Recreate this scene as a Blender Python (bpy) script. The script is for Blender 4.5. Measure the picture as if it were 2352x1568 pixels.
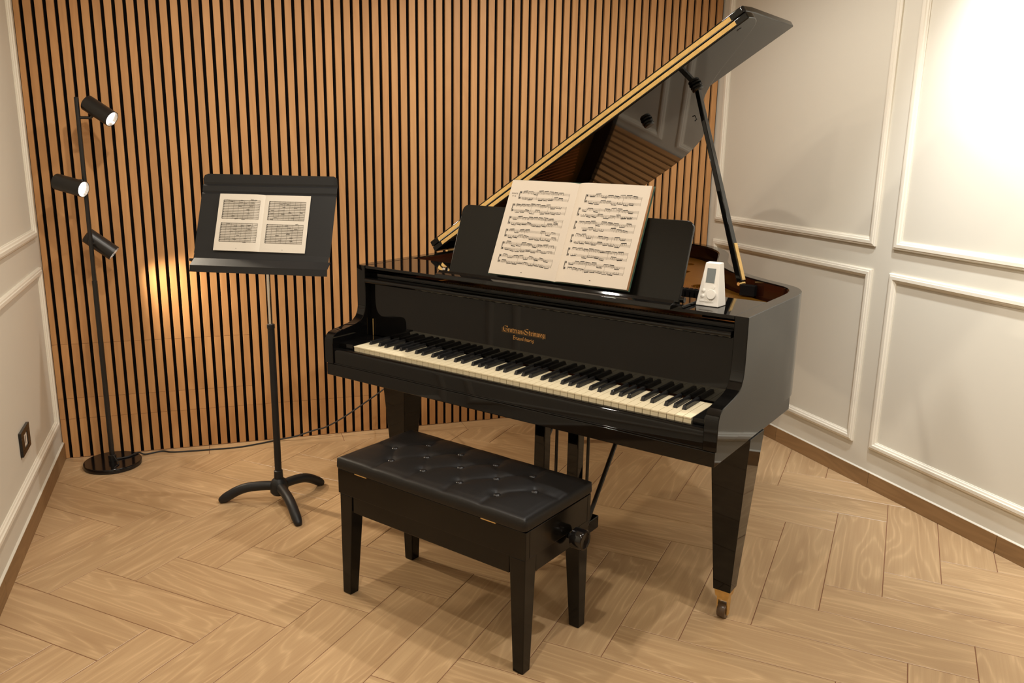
import bpy, bmesh, math, random
from mathutils import Vector, Matrix

random.seed(7)
for o in list(bpy.data.objects):
    bpy.data.objects.remove(o)
SC = bpy.context.scene
COL = SC.collection
R = math.radians

# ------------------------------------------------------------------ camera
F_PX = 1934.2
YAW, PITCH, ROLL = 0.3288, 0.2366, 0.0170
cam_data = bpy.data.cameras.new('camera')
cam_data.sensor_width = 36.0
cam_data.lens = F_PX / 2352.0 * 36.0
cam_data.clip_start = 0.05
cam = bpy.data.objects.new('camera', cam_data)
COL.objects.link(cam)
fw = Vector((math.sin(YAW) * math.cos(PITCH), math.cos(YAW) * math.cos(PITCH), -math.sin(PITCH)))
rt = Vector((math.cos(YAW), -math.sin(YAW), 0))
up = rt.cross(fw)
r2 = rt * math.cos(ROLL) + up * math.sin(ROLL)
u2 = up * math.cos(ROLL) - rt * math.sin(ROLL)
mw = Matrix((r2, u2, -fw)).transposed().to_4x4()
mw.translation = (0.743, -3.8995, 1.3942)
cam.matrix_world = mw
SC.camera = cam

# ------------------------------------------------------------------ world, lights, exposure
SC.view_settings.view_transform = 'Standard'
SC.view_settings.look = 'None'
SC.view_settings.gamma = 1.0
SC.view_settings.use_curve_mapping = False
SC.view_settings.exposure = -0.32
wd = bpy.data.worlds.new('world')
SC.world = wd
wd.use_nodes = True
wd.node_tree.nodes['Background'].inputs[0].default_value = (1.0, 0.86, 0.68, 1)
wd.node_tree.nodes['Background'].inputs[1].default_value = 0.0

CEIL_Z = 2.62


def spot(name, loc, target, power, size=95, blend=0.8, col=(1, 0.85, 0.66), radius=0.035):
    l = bpy.data.lights.new(name, 'SPOT')
    l.energy = power
    l.spot_size = R(size)
    l.spot_blend = blend
    l.color = col
    l.shadow_soft_size = radius
    o = bpy.data.objects.new(name, l)
    o.location = loc
    d = Vector(target) - Vector(loc)
    o.rotation_euler = d.to_track_quat('-Z', 'Y').to_euler()
    COL.objects.link(o)
    return o


WARM = (1.0, 0.92, 0.80)
NEUT = (0.93, 0.97, 1.0)
# recessed downlights of the room, in two rows, and the wall washer by the right wall
COOL = (1.0, 0.965, 0.91)
for nm_, x_, y_, w_, c_ in (('downlight_a', 0.85, -1.35, 66, WARM), ('downlight_b', 2.10, -1.25, 84, COOL), ('downlight_c', 0.85, -2.75, 74, WARM), ('downlight_d', 2.25, -2.75, 92, COOL),
                            ('downlight_e', 0.95, -4.30, 34, WARM), ('downlight_f', 2.30, -4.30, 34, COOL)):
    spot(nm_, (x_, y_, CEIL_Z - 0.03), (x_, y_, 0), w_, 159, 0.54, c_)
spot('wall_washer', (2.74, -1.90, CEIL_Z - 0.03), (3.27, -1.84, 1.50), 270, 66, 1.0, NEUT)

# ------------------------------------------------------------------ helpers


def tag(o, label=None, cat=None, group=None, kind=None):
    if label:
        o['label'] = label
    if cat:
        o['category'] = cat
    if group:
        o['group'] = group
    if kind:
        o['kind'] = kind
    return o


def empty(name, loc=(0, 0, 0), rz=0.0, parent=None):
    o = bpy.data.objects.new(name, None)
    o.empty_display_size = 0.1
    COL.objects.link(o)
    o.parent = parent
    o.location = loc
    o.rotation_euler = (0, 0, rz)
    return o


class MB:
    """collects polygons of one part"""

    def __init__(self):
        self.v = []
        self.f = []

    def add(self, vs, fs):
        b = len(self.v)
        self.v += [tuple(q) for q in vs]
        self.f += [tuple(b + i for i in f) for f in fs]
        return self

    def box(self, x0, x1, y0, y1, z0, z1):
        return self.hexa([(x0, y0, z0), (x1, y0, z0), (x1, y1, z0), (x0, y1, z0),
                          (x0, y0, z1), (x1, y0, z1), (x1, y1, z1), (x0, y1, z1)])

    def hexa(self, vs):
        return self.add(vs, [(0, 3, 2, 1), (4, 5, 6, 7), (0, 1, 5, 4), (1, 2, 6, 5), (2, 3, 7, 6), (3, 0, 4, 7)])

    def prism(self, poly, a0, a1, axis='x'):
        """poly: counter-clockwise 2-D outline, extruded along axis from a0 to a1"""
        def P(q, a):
            if axis == 'x':
                return (a, q[0], q[1])
            if axis == 'y':
                return (q[0], a, q[1])
            return (q[0], q[1], a)
        n = len(poly)
        vs = [P(q, a0) for q in poly] + [P(q, a1) for q in poly]
        fs = [tuple(range(n - 1, -1, -1)), tuple(range(n, 2 * n))]
        for i in range(n):
            j = (i + 1) % n
            fs.append((i, j, n + j, n + i))
        return self.add(vs, fs)

    def tube(self, path, r, n=10, caps=True):
        """r: one radius or a list"""
        path = [Vector(q) for q in path]
        rs = r if isinstance(r, (list, tuple)) else [r] * len(path)
        b = len(self.v)
        t0 = (path[1] - path[0]).normalized()
        ref = Vector((0, 0, 1)) if abs(t0.z) < 0.9 else Vector((1, 0, 0))
        nrm = t0.cross(ref).normalized()
        for i, q in enumerate(path):
            if i == 0:
                t = path[1] - path[0]
            elif i == len(path) - 1:
                t = path[-1] - path[-2]
            else:
                t = path[i + 1] - path[i - 1]
            t.normalize()
            nrm = (nrm - t * nrm.dot(t)).normalized()
            bi = t.cross(nrm)
            for k in range(n):
                a = 2 * math.pi * k / n
                self.v.append(tuple(q + (nrm * math.cos(a) + bi * math.sin(a)) * rs[i]))
        for i in range(len(path) - 1):
            for k in range(n):
                k2 = (k + 1) % n
                self.f.append((b + i * n + k, b + i * n + k2, b + (i + 1) * n + k2, b + (i + 1) * n + k))
        if caps:
            self.f.append(tuple(b + k for k in range(n - 1, -1, -1)))
            e = b + (len(path) - 1) * n
            self.f.append(tuple(e + k for k in range(n)))
        return self

    def cyl(self, p0, p1, r0, r1=None, n=20):
        return self.tube([p0, p1], [r0, r0 if r1 is None else r1], n)

    def lathe(self, prof, n=32, origin=(0, 0, 0), axis=(0, 0, 1)):
        """prof: list of (radius, height) from bottom to top"""
        ax = Vector(axis).normalized()
        ref = Vector((1, 0, 0)) if abs(ax.x) < 0.9 else Vector((0, 1, 0))
        e1 = (ref - ax * ref.dot(ax)).normalized()
        e2 = ax.cross(e1)
        o = Vector(origin)
        b = len(self.v)
        for (r, h) in prof:
            for k in range(n):
                a = 2 * math.pi * k / n
                self.v.append(tuple(o + ax * h + (e1 * math.cos(a) + e2 * math.sin(a)) * max(r, 1e-5)))
        for i in range(len(prof) - 1):
            for k in range(n):
                k2 = (k + 1) % n
                self.f.append((b + i * n + k, b + i * n + k2, b + (i + 1) * n + k2, b + (i + 1) * n + k))
        self.f.append(tuple(b + k for k in range(n - 1, -1, -1)))
        e = b + (len(prof) - 1) * n
        self.f.append(tuple(e + k for k in range(n)))
        return self

    def mesh(self, name, smooth=False, angle=35):
        me = bpy.data.meshes.new(name)
        me.from_pydata(self.v, [], self.f)
        me.validate()
        if smooth:
            me.shade_smooth()
            me.set_sharp_from_angle(angle=R(angle))
        me.update()
        return me

    def build(self, name, mat, parent=None, smooth=False, bevel=0.0, segs=2, loc=None, angle=35):
        me = self.mesh(name, smooth or bevel > 0, angle)
        me.materials.append(mat)
        o = bpy.data.objects.new(name, me)
        COL.objects.link(o)
        o.parent = parent
        if loc is not None:
            o.location = loc
        if bevel > 0:
            m = o.modifiers.new('bevel', 'BEVEL')
            m.width = bevel
            m.segments = segs
            m.limit_method = 'ANGLE'
            m.angle_limit = R(30)
            m.harden_normals = True
        return o


def catmull(pts, n=8, closed=False):
    out = []
    P = [Vector(q) for q in pts]
    L = len(P)
    rng = range(L if closed else L - 1)
    for i in rng:
        if closed:
            p0, p1, p2, p3 = P[(i - 1) % L], P[i], P[(i + 1) % L], P[(i + 2) % L]
        else:
            p0, p1, p2, p3 = P[max(i - 1, 0)], P[i], P[i + 1], P[min(i + 2, L - 1)]
        for k in range(n):
            t = k / n
            out.append(0.5 * ((2 * p1) + (p2 - p0) * t + (2 * p0 - 5 * p1 + 4 * p2 - p3) * t * t + (3 * p1 - p0 - 3 * p2 + p3) * t ** 3))
    if not closed:
        out.append(P[-1].copy())
    return out


def clip_poly(poly, a, b):
    """keep the part of poly left of the line a->b"""
    out = []
    n = len(poly)

    def s(q):
        return (b[0] - a[0]) * (q[1] - a[1]) - (b[1] - a[1]) * (q[0] - a[0])
    for i in range(n):
        p, q = poly[i], poly[(i + 1) % n]
        sp, sq = s(p), s(q)
        if sp >= 0:
            out.append(p)
        if sp * sq < 0:
            t = sp / (sp - sq)
            out.append((p[0] + (q[0] - p[0]) * t, p[1] + (q[1] - p[1]) * t))
    return out


# ------------------------------------------------------------------ materials


def srgb(r, g, b):
    def c(x):
        x /= 255.0
        return x / 12.92 if x <= 0.04045 else ((x + 0.055) / 1.055) ** 2.4
    return (c(r), c(g), c(b), 1.0)


def newmat(name):
    m = bpy.data.materials.new(name)
    m.use_nodes = True
    nt = m.node_tree
    return m, nt, nt.nodes['Principled BSDF']


def N(nt, t, **kw):
    n = nt.nodes.new(t)
    for k, v in kw.items():
        if hasattr(n, k):
            setattr(n, k, v)
        else:
            n.inputs[k.replace('_', ' ')].default_value = v
    return n


def plain(name, col, rough=0.5, metal=0.0, spec=0.5, coat=0.0, noise=0.0, nscale=30.0, bump=0.0, bscale=200.0, emit=None, estr=0.0):
    m, nt, b = newmat(name)
    b.inputs['Base Color'].default_value = col
    b.inputs['Roughness'].default_value = rough
    b.inputs['Metallic'].default_value = metal
    b.inputs['Specular IOR Level'].default_value = spec
    b.inputs['Coat Weight'].default_value = coat
    b.inputs['Coat Roughness'].default_value = 0.02
    tc = N(nt, 'ShaderNodeTexCoord')
    if noise > 0:
        nz = N(nt, 'ShaderNodeTexNoise', Scale=nscale, Detail=4.0)
        nt.links.new(tc.outputs['Object'], nz.inputs['Vector'])
        mx = N(nt, 'ShaderNodeMix', data_type='RGBA', blend_type='MULTIPLY')
        mx.inputs['Factor'].default_value = noise
        mx.inputs['A'].default_value = col
        nt.links.new(nz.outputs['Fac'], mx.inputs['B'])
        nt.links.new(mx.outputs['Result'], b.inputs['Base Color'])
    if bump > 0:
        nz = N(nt, 'ShaderNodeTexNoise', Scale=bscale, Detail=3.0)
        nt.links.new(tc.outputs['Object'], nz.inputs['Vector'])
        bp = N(nt, 'ShaderNodeBump', Strength=bump, Distance=0.001)
        nt.links.new(nz.outputs['Fac'], bp.inputs['Height'])
        nt.links.new(bp.outputs['Normal'], b.inputs['Normal'])
    if emit:
        b.inputs['Emission Color'].default_value = emit
        b.inputs['Emission Strength'].default_value = estr
    return m


def wood(name, dark, mid, light, axis=0, rough=0.45, grain=1.0, vary=0.12, pores=0.35, light_veins=0.0, ring=0.12):
    """oak: cathedral figure plus fibres, running along the object's own axis"""
    m, nt, b = newmat(name)
    L = nt.links.new
    tc = N(nt, 'ShaderNodeTexCoord')
    oi = N(nt, 'ShaderNodeObjectInfo')
    mul = N(nt, 'ShaderNodeVectorMath', operation='MULTIPLY')
    mul.inputs[1].default_value = (37.0, 53.0, 71.0)
    comb = N(nt, 'ShaderNodeCombineXYZ')
    for i in range(3):
        L(oi.outputs['Random'], comb.inputs[i])
    L(comb.outputs[0], mul.inputs[0])
    add = N(nt, 'ShaderNodeVectorMath', operation='ADD')
    L(tc.outputs['Object'], add.inputs[0])
    L(mul.outputs[0], add.inputs[1])

    def stretched(along, across):
        mp = N(nt, 'ShaderNodeMapping')
        sc = [across] * 3
        sc[axis] = along
        mp.inputs['Scale'].default_value = sc
        L(add.outputs[0], mp.inputs['Vector'])
        return mp
    big = N(nt, 'ShaderNodeTexNoise', Scale=1.0, Detail=2.0, Roughness=0.5)
    L(stretched(1.1 * grain, 7.0 * grain).outputs[0], big.inputs['Vector'])
    rings = N(nt, 'ShaderNodeMath', operation='MULTIPLY')
    rings.inputs[1].default_value = 16.0
    L(big.outputs['Fac'], rings.inputs[0])
    sn = N(nt, 'ShaderNodeMath', operation='SINE')
    rr = N(nt, 'ShaderNodeMath', operation='MULTIPLY')
    rr.inputs[1].default_value = 6.283
    L(rings.outputs[0], rr.inputs[0])
    L(rr.outputs[0], sn.inputs[0])
    n2 = N(nt, 'ShaderNodeMath', operation='MULTIPLY_ADD')
    n2.inputs[1].default_value = 0.5
    n2.inputs[2].default_value = 0.5
    L(sn.outputs[0], n2.inputs[0])
    fib = N(nt, 'ShaderNodeTexNoise', Scale=1.0, Detail=5.0, Roughness=0.65)
    L(stretched(3.0, 150.0).outputs[0], fib.inputs['Vector'])
    soft = N(nt, 'ShaderNodeTexNoise', Scale=1.0, Detail=3.0)
    L(stretched(0.8, 14.0).outputs[0], soft.inputs['Vector'])
    a1 = N(nt, 'ShaderNodeMath', operation='MULTIPLY_ADD')
    a1.inputs[1].default_value = ring
    L(n2.outputs[0], a1.inputs[0])
    sm = N(nt, 'ShaderNodeMath', operation='MULTIPLY')
    sm.inputs[1].default_value = 0.55
    L(soft.outputs['Fac'], sm.inputs[0])
    L(sm.outputs[0], a1.inputs[2])
    a2 = N(nt, 'ShaderNodeMath', operation='MULTIPLY_ADD')
    a2.inputs[1].default_value = pores
    L(fib.outputs['Fac'], a2.inputs[0])
    L(a1.outputs[0], a2.inputs[2])
    cr = N(nt, 'ShaderNodeValToRGB')
    cr.color_ramp.elements[0].position = 0.32
    cr.color_ramp.elements[0].color = dark
    cr.color_ramp.elements[1].position = 0.85
    cr.color_ramp.elements[1].color = light
    e = cr.color_ramp.elements.new(0.58)
    e.color = mid
    L(a2.outputs[0], cr.inputs['Fac'])
    hv = N(nt, 'ShaderNodeHueSaturation')
    vv = N(nt, 'ShaderNodeMath', operation='MULTIPLY_ADD')
    vv.inputs[1].default_value = vary * 2
    vv.inputs[2].default_value = 1.0 - vary
    L(oi.outputs['Random'], vv.inputs[0])
    L(vv.outputs[0], hv.inputs['Value'])
    L(cr.outputs['Color'], hv.inputs['Color'])
    last = hv.outputs['Color']
    if light_veins > 0:
        # pale limed pores following the rings
        pw = N(nt, 'ShaderNodeMath', operation='POWER')
        pw.inputs[1].default_value = 7.0
        L(n2.outputs[0], pw.inputs[0])
        f2 = N(nt, 'ShaderNodeMath', operation='MULTIPLY')
        L(pw.outputs[0], f2.inputs[0])
        cr2 = N(nt, 'ShaderNodeValToRGB')
        cr2.color_ramp.elements[0].position = 0.30
        cr2.color_ramp.elements[1].position = 0.62
        L(fib.outputs['Fac'], cr2.inputs['Fac'])
        L(cr2.outputs['Color'], f2.inputs[1])
        f3 = N(nt, 'ShaderNodeMath', operation='MULTIPLY')
        f3.inputs[1].default_value = light_veins
        L(f2.outputs[0], f3.inputs[0])
        mx = N(nt, 'ShaderNodeMix', data_type='RGBA')
        L(f3.outputs[0], mx.inputs['Factor'])
        L(last, mx.inputs['A'])
        mx.inputs['B'].default_value = tuple(min(1, c * 1.45) for c in light[:3]) + (1,)
        last = mx.outputs['Result']
    L(last, b.inputs['Base Color'])
    b.inputs['Roughness'].default_value = rough
    bp = N(nt, 'ShaderNodeBump', Strength=0.12, Distance=0.0006)
    L(fib.outputs['Fac'], bp.inputs['Height'])
    L(bp.outputs['Normal'], b.inputs['Normal'])
    return m


M = {}
M['lacquer'] = plain('piano_black_lacquer', (0.0035, 0.0032, 0.003, 1), 0.035, spec=0.34, bump=0.012, bscale=9.0)
M['lacquer_satin'] = plain('bench_black_lacquer', (0.004, 0.0034, 0.0026, 1), 0.13, spec=0.28, bump=0.01, bscale=60.0)
M['felt'] = plain('black_felt', (0.006, 0.005, 0.005, 1), 0.95, spec=0.1, noise=0.5, nscale=400)
M['paint'] = plain('wall_paint', srgb(209, 203, 188), 0.6, spec=0.3, bump=0.03, bscale=350)
M['trim'] = plain('trim_paint', srgb(224, 217, 201), 0.42, spec=0.4)
M['ceil'] = plain('ceiling_paint', srgb(236, 230, 220), 0.8)
M['slat'] = wood('oak_veneer', srgb(182, 132, 82), srgb(199, 149, 96), srgb(211, 164, 112), axis=2, rough=0.5, grain=0.8, vary=0.06, pores=0.22, ring=0.08)
M['tile'] = wood('oak_floor_tile', srgb(172, 140, 103), srgb(188, 157, 118), srgb(200, 171, 132), axis=0, rough=0.36, grain=0.9, vary=0.045, pores=0.36, light_veins=0.28, ring=0.06)
M['grout'] = plain('floor_grout', srgb(126, 84, 60), 0.85)
M['base'] = wood('oak_baseboard', srgb(122, 92, 58), srgb(142, 109, 71), srgb(154, 121, 82), axis=0, rough=0.45, vary=0.05, pores=0.3)
M['ivory'] = plain('ivory_keys', srgb(238, 224, 190), 0.28, spec=0.5, noise=0.12, nscale=14)
M['key_side'] = plain('key_wood', srgb(200, 160, 110), 0.6)
M['ebony'] = plain('black_keys', (0.012, 0.012, 0.013, 1), 0.22, spec=0.5)
M['brass'] = plain('aged_brass', srgb(240, 200, 128), 0.36, metal=0.85, noise=0.4, nscale=70)
M['plate'] = plain('bronze_plate_paint', srgb(176, 122, 40), 0.32, metal=0.75, noise=0.3, nscale=20)
M['mahog'] = plain('mahogany_lining', srgb(50, 23, 12), 0.12, spec=0.5, noise=0.5, nscale=18)
M['soundboard'] = wood('spruce_soundboard', srgb(120, 72, 28), srgb(150, 96, 42), srgb(168, 112, 54), axis=1, rough=0.3)
M['string'] = plain('copper_strings', srgb(196, 112, 66), 0.3, metal=1.0)
M['steel'] = plain('steel', (0.55, 0.55, 0.55, 1), 0.25, metal=1.0)
M['chrome'] = plain('chrome', (0.8, 0.8, 0.78, 1), 0.12, metal=1.0)
M['black_metal'] = plain('black_powder_coat', (0.0105, 0.0105, 0.011, 1), 0.46, spec=0.36, bump=0.15, bscale=900)
M['lamp_black'] = plain('lamp_black', (0.012, 0.011, 0.010, 1), 0.35, spec=0.5)
M['gloss_black'] = plain('lamp_base_black', (0.006, 0.005, 0.005, 1), 0.12, spec=0.5)
M['leather'] = plain('black_leather', (0.0075, 0.0064, 0.0056, 1), 0.40, spec=0.32, bump=0.25, bscale=700)
M['stitch'] = plain('leather_button', (0.010, 0.0085, 0.008, 1), 0.32, spec=0.4)
M['paper'] = plain('aged_paper', srgb(194, 182, 166), 0.75, noise=0.06, nscale=8)
M['paper_white'] = plain('score_paper', srgb(210, 201, 186), 0.75, noise=0.04, nscale=8)
M['page_edge'] = plain('page_edges', srgb(192, 138, 92), 0.8, noise=0.4, nscale=500)
M['ink'] = plain('printed_ink', srgb(34, 29, 24), 0.8)
M['ink_soft'] = plain('printed_ink_fine', srgb(96, 88, 76), 0.8)
M['cover'] = plain('green_book_cover', srgb(36, 66, 50), 0.7)
M['white_plastic'] = plain('white_plastic', srgb(226, 222, 214), 0.42)
M['screen'] = plain('grey_lcd', srgb(112, 118, 118), 0.15)
M['socket_white'] = plain('socket_white', srgb(216, 206, 192), 0.5)
M['gold_ink'] = plain('gold_leaf', srgb(226, 168, 92), 0.4, metal=0.3)
M['gold_dim'] = plain('gold_leaf_ground', srgb(66, 46, 18), 0.5, metal=0.3)
M['rubber'] = plain('black_rubber', (0.012, 0.012, 0.012, 1), 0.6)
M['bulb'] = plain('lamp_bulb', (1, 1, 1, 1), 0.5, emit=(1.0, 0.95, 0.9, 1), estr=14.0)
M['reflector'] = plain('lamp_reflector', (0.75, 0.73, 0.70, 1), 0.2, metal=0.9)

# ------------------------------------------------------------------ the room
P = 0.04105            # slat pitch
N_SLAT = 77
X_SLAT_END = N_SLAT * P
WALL_Y = 0.014
LW0 = (0.012, 0.0)     # left wall line on the floor
LWD = (0.018, -1.0)
RW0 = (3.165, 0.0)     # right wall line on the floor
RWD = (0.048, -1.0)
FRONT_Y = -5.6


def lwx(y):
    return LW0[0] + LWD[0] * (-y)


def rwx(y):
    return RW0[0] + RWD[0] * (-y)


# floor: grout bed with herringbone tiles
bed = MB()
bed.prism([(-0.3, FRONT_Y - 0.2), (3.8, FRONT_Y - 0.2), (3.8, 0.2), (-0.3, 0.2)], -0.06, -0.0016, 'z')
floor = tag(bed.build('floor', M['grout']), 'herringbone floor of pale oak-look tiles with thin brown joints', 'floor', kind='structure')

TW, TL = 0.1747, 0.6001
TA = 0.0268
TO = (0.0268, -1.0971)
JG = 0.0022
BORDER = 0.112
Y_TILE_END = -3.75


def tile_mesh(poly, name, parent=floor, z0=-0.012):
    """poly in local coords; chamfered top"""
    n = len(poly)
    cx = sum(q[0] for q in poly) / n
    cy = sum(q[1] for q in poly) / n

    def inset(d):
        out = []
        for i in range(n):
            a, b, c = poly[i - 1], poly[i], poly[(i + 1) % n]
            e1 = Vector((b[0] - a[0], b[1] - a[1])).normalized()
            e2 = Vector((c[0] - b[0], c[1] - b[1])).normalized()
            n1 = Vector((-e1.y, e1.x))
            n2 = Vector((-e2.y, e2.x))
            bis = n1 + n2
            k = d / max(0.35, bis.length_squared / 2)
            out.append((b[0] + bis.x * k, b[1] + bis.y * k))
        return out
    lo = inset(JG / 2)
    hi = inset(JG / 2 + 0.0012)
    vs = [(q[0], q[1], z0) for q in lo] + [(q[0], q[1], -0.0009) for q in lo] + [(q[0], q[1], 0.0) for q in hi]
    fs = [tuple(range(n - 1, -1, -1)), tuple(range(2 * n, 3 * n))]
    for lay in (0, n):
        for i in range(n):
            j = (i + 1) % n
            fs.append((lay + i, lay + j, lay + n + j, lay + n + i))
    return MB().add(vs, fs)


room_edges = [((lwx(0) - 0.001, 0), (lwx(-6) - 0.001, -6)), ((rwx(-6) + 0.001, -6), (rwx(0) + 0.001, 0)),
              ((5, -BORDER), (-5, -BORDER)), ((-5, Y_TILE_END), (5, Y_TILE_END))]
rows = {}
ca, sa = math.cos(TA), math.sin(TA)
for half in range(2):          # A tiles run down-right, B tiles run down-left
    for rowi in range(-3, 9):
        for k in range(-14, 26):
            a = TA + (-math.pi / 4 if half == 0 else math.pi / 4)
            d1 = Vector((math.cos(TA - math.pi / 4), math.sin(TA - math.pi / 4)))
            d2 = Vector((math.cos(TA + math.pi / 4), math.sin(TA + math.pi / 4)))
            u = Vector((ca, sa))
            # lattice vector from one A row to the next A row
            step = (d1 - d2) * TL
            S = Vector(TO) + u * (k * TW * math.sqrt(2)) + step * rowi
            if half == 0:
                # tile below-left of the joint line that starts at S (long edge S -> S + d1 L + ...)
                o = S
                e1, e2 = d1, -d2
                quad = [o, o + e1 * TL, o + e1 * TL + e2 * TW, o + e2 * TW]
            else:
                E = S + d1 * (TL + TW)
                B = E + d2 * TW
                o = B
                e1, e2 = -d2, d1
                quad = [o, o + e1 * TL, o + e1 * TL + e2 * TW, o + e2 * TW]
            rows.setdefault(half, []).append((quad, e1, e2, o))
n_tile = 0
for half, lst in rows.items():
    for quad, e1, e2, o in lst:
        poly = [(q.x, q.y) for q in quad]
        ar = sum(poly[i][0] * poly[(i + 1) % 4][1] - poly[(i + 1) % 4][0] * poly[i][1] for i in range(4))
        if ar < 0:
            poly.reverse()
        for a, b in room_edges:
            if len(poly) < 3:
                break
            poly = clip_poly(poly, a, b)
        if len(poly) < 3:
            continue
        ar = 0.5 * sum(poly[i][0] * poly[(i + 1) % len(poly)][1] - poly[(i + 1) % len(poly)][0] * poly[i][1] for i in range(len(poly)))
        if ar < 0.0006:
            continue
        cen = Vector((sum(q[0] for q in poly) / len(poly), sum(q[1] for q in poly) / len(poly)))
        ang = math.atan2(e1.y, e1.x)
        c, s = math.cos(-ang), math.sin(-ang)
        loc = [((q[0] - cen.x) * c - (q[1] - cen.y) * s, (q[0] - cen.x) * s + (q[1] - cen.y) * c) for q in poly]
        # drop near-duplicate corners
        loc2 = [q for i, q in enumerate(loc) if math.hypot(q[0] - loc[i - 1][0], q[1] - loc[i - 1][1]) > 0.004]
        if len(loc2) < 3:
            continue
        ob = tile_mesh(loc2, 'floor_tile').build('floor_tile', M['tile'], floor, loc=(cen.x, cen.y, 0))
        ob.rotation_euler = (0, 0, ang)
        n_tile += 1
# border strip of cut tiles along the slatted wall
x = lwx(0)
while x < rwx(0) - 0.02:
    x1 = min(x + 0.60, rwx(-0.05))
    q = [(-(x1 - x) / 2, -BORDER / 2), ((x1 - x) / 2, -BORDER / 2), ((x1 - x) / 2, BORDER / 2), (-(x1 - x) / 2, BORDER / 2)]
    tile_mesh(q, 'border_tile').build('border_tile', M['tile'], floor, loc=((x + x1) / 2, -BORDER / 2, 0))
    x = x1
# plain continuation of the floor behind the camera
cont = MB()
cont.box(-0.2, 3.7, FRONT_Y, Y_TILE_END, -0.012, -0.0005)
cont.build('floor_field', M['tile'], floor)

# back wall with acoustic slats
wb = MB()
wb.box(-0.3, 3.6, WALL_Y, WALL_Y + 0.12, -0.05, CEIL_Z + 0.1)
wall_back = tag(wb.build('wall_back', M['felt']), 'black felt acoustic wall carrying vertical oak slats', 'wall', kind='structure')
SW = P * 0.675
slat_cache = {}


def slat(xc, w, z0, z1):
    key = (round(w, 4), round(z0, 3), round(z1, 3))
    if key not in slat_cache:
        h = z1 - z0
        c = 0.0008
        b = MB()
        b.prism([(-w / 2, 0.013), (-w / 2, c), (-w / 2 + c, 0), (w / 2 - c, 0), (w / 2, c), (w / 2, 0.013)], -h / 2, h / 2, 'z')
        me = b.mesh('slat')
        me.materials.append(M['slat'])
        slat_cache[key] = me
    o = bpy.data.objects.new('slat', slat_cache[key])
    COL.objects.link(o)
    o.parent = wall_back
    o.location = (xc, 0, (z0 + z1) / 2)


for k in range(N_SLAT):
    xc = P * (k + 0.5)
    w = SW
    if k == 0:
        x0 = lwx(0) + 0.002
        x1 = P - (P - SW) / 2
        xc, w = (x0 + x1) / 2, x1 - x0
    if k < 20:
        cuts = [0.001, 0.178, 0.271, 0.511, CEIL_Z]
    elif k < 33:
        cuts = [0.001, 0.178, CEIL_Z]
    else:
        cuts = [0.001, CEIL_Z]
    for a, b in zip(cuts, cuts[1:]):
        slat(xc, w, a + (0.0006 if a > 0.01 else 0), b - 0.0006)


# side walls with moulded panels
def side_wall(name, p0, d, side, label):
    dn = Vector(d).normalized()
    L = 5.75
    b = MB()
    # local frame: +x runs along the wall towards the viewer, +y into the wall
    b.box(-0.02, L, 0.0, 0.12, -0.05, CEIL_Z + 0.1)
    o = b.build(name, M['paint'])
    ang = math.atan2(dn.y, dn.x)
    o.location = (p0[0], p0[1], 0)
    o.rotation_euler = (0, 0, ang)
    if side == 'left':
        # the room lies at local +y there: mirror the slab
        for v in o.data.vertices:
            v.co.y = -v.co.y
        o.data.flip_normals()
    tag(o, label, 'wall', kind='structure')
    return o


wall_left = side_wall('wall_left', LW0, LWD, 'left', 'cream wall with moulded panels left of the slats')
wall_right = side_wall('wall_right', RW0, RWD, 'right', 'cream wall with moulded panels right of the piano')


def moulding(parent, t0, t1, z0, z1, sgn, wd=0.036, dp=0.015):
    """rectangular frame of profiled strip; sgn -1: room lies at local -y"""
    prof = [(0.0, 0.0), (0.0, 0.55), (0.10, 0.75), (0.24, 0.80), (0.30, 1.0), (0.62, 1.0), (0.70, 0.72), (0.86, 0.60), (0.93, 0.32), (1.0, 0.28), (1.0, 0.0)]
    loops = []
    for (a, h) in prof:
        i = a * wd
        y = sgn * h * dp
        loops.append([(t0 + i, y, z0 + i), (t1 - i, y, z0 + i), (t1 - i, y, z1 - i), (t0 + i, y, z1 - i)])
    vs = [q for lp in loops for q in lp]
    fs = []
    for i in range(len(loops) - 1):
        for k in range(4):
            k2 = (k + 1) % 4
            f = (i * 4 + k, i * 4 + k2, (i + 1) * 4 + k2, (i + 1) * 4 + k)
            fs.append(f if sgn < 0 else f[::-1])
    return MB().add(vs, fs).build('panel_moulding', M['trim'], parent)


# right wall: room at local -y (toward decreasing world x)?  local y = rotate(d, +90deg)
def room_sign(wall):
    v = wall.matrix_basis.to_3x3() @ Vector((0, 1, 0))
    c = Vector((1.6, -2.0, 0)) - wall.location
    return 1 if v.dot(c) > 0 else -1


sR, sL = room_sign(wall_right), room_sign(wall_left)
for w, s in ((wall_right, sR), (wall_left, sL)):
    ys = [v.co.y for v in w.data.vertices]
    if (max(ys) > 0.01 and s > 0) or (min(ys) < -0.01 and s < 0):
        for v in w.data.vertices:
            v.co.y = -v.co.y
        w.data.flip_normals()
for (t0, t1) in ((0.052, 1.161), (1.254, 2.36), (2.453, 3.56), (3.653, 4.76)):
    moulding(wall_right, t0, t1, 0.995, 2.40, sR)
    moulding(wall_right, t0, t1, 0.167, 0.902, sR)
for (t0, t1) in ((0.05, 1.40), (1.50, 2.85), (2.95, 4.30)):
    moulding(wall_left, 0.095 if t0 < 0.1 else t0, t1, 0.977, 2.40, sL)
    moulding(wall_left, 0.085 if t0 < 0.1 else t0, t1, 0.172, 0.856, sL)


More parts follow.
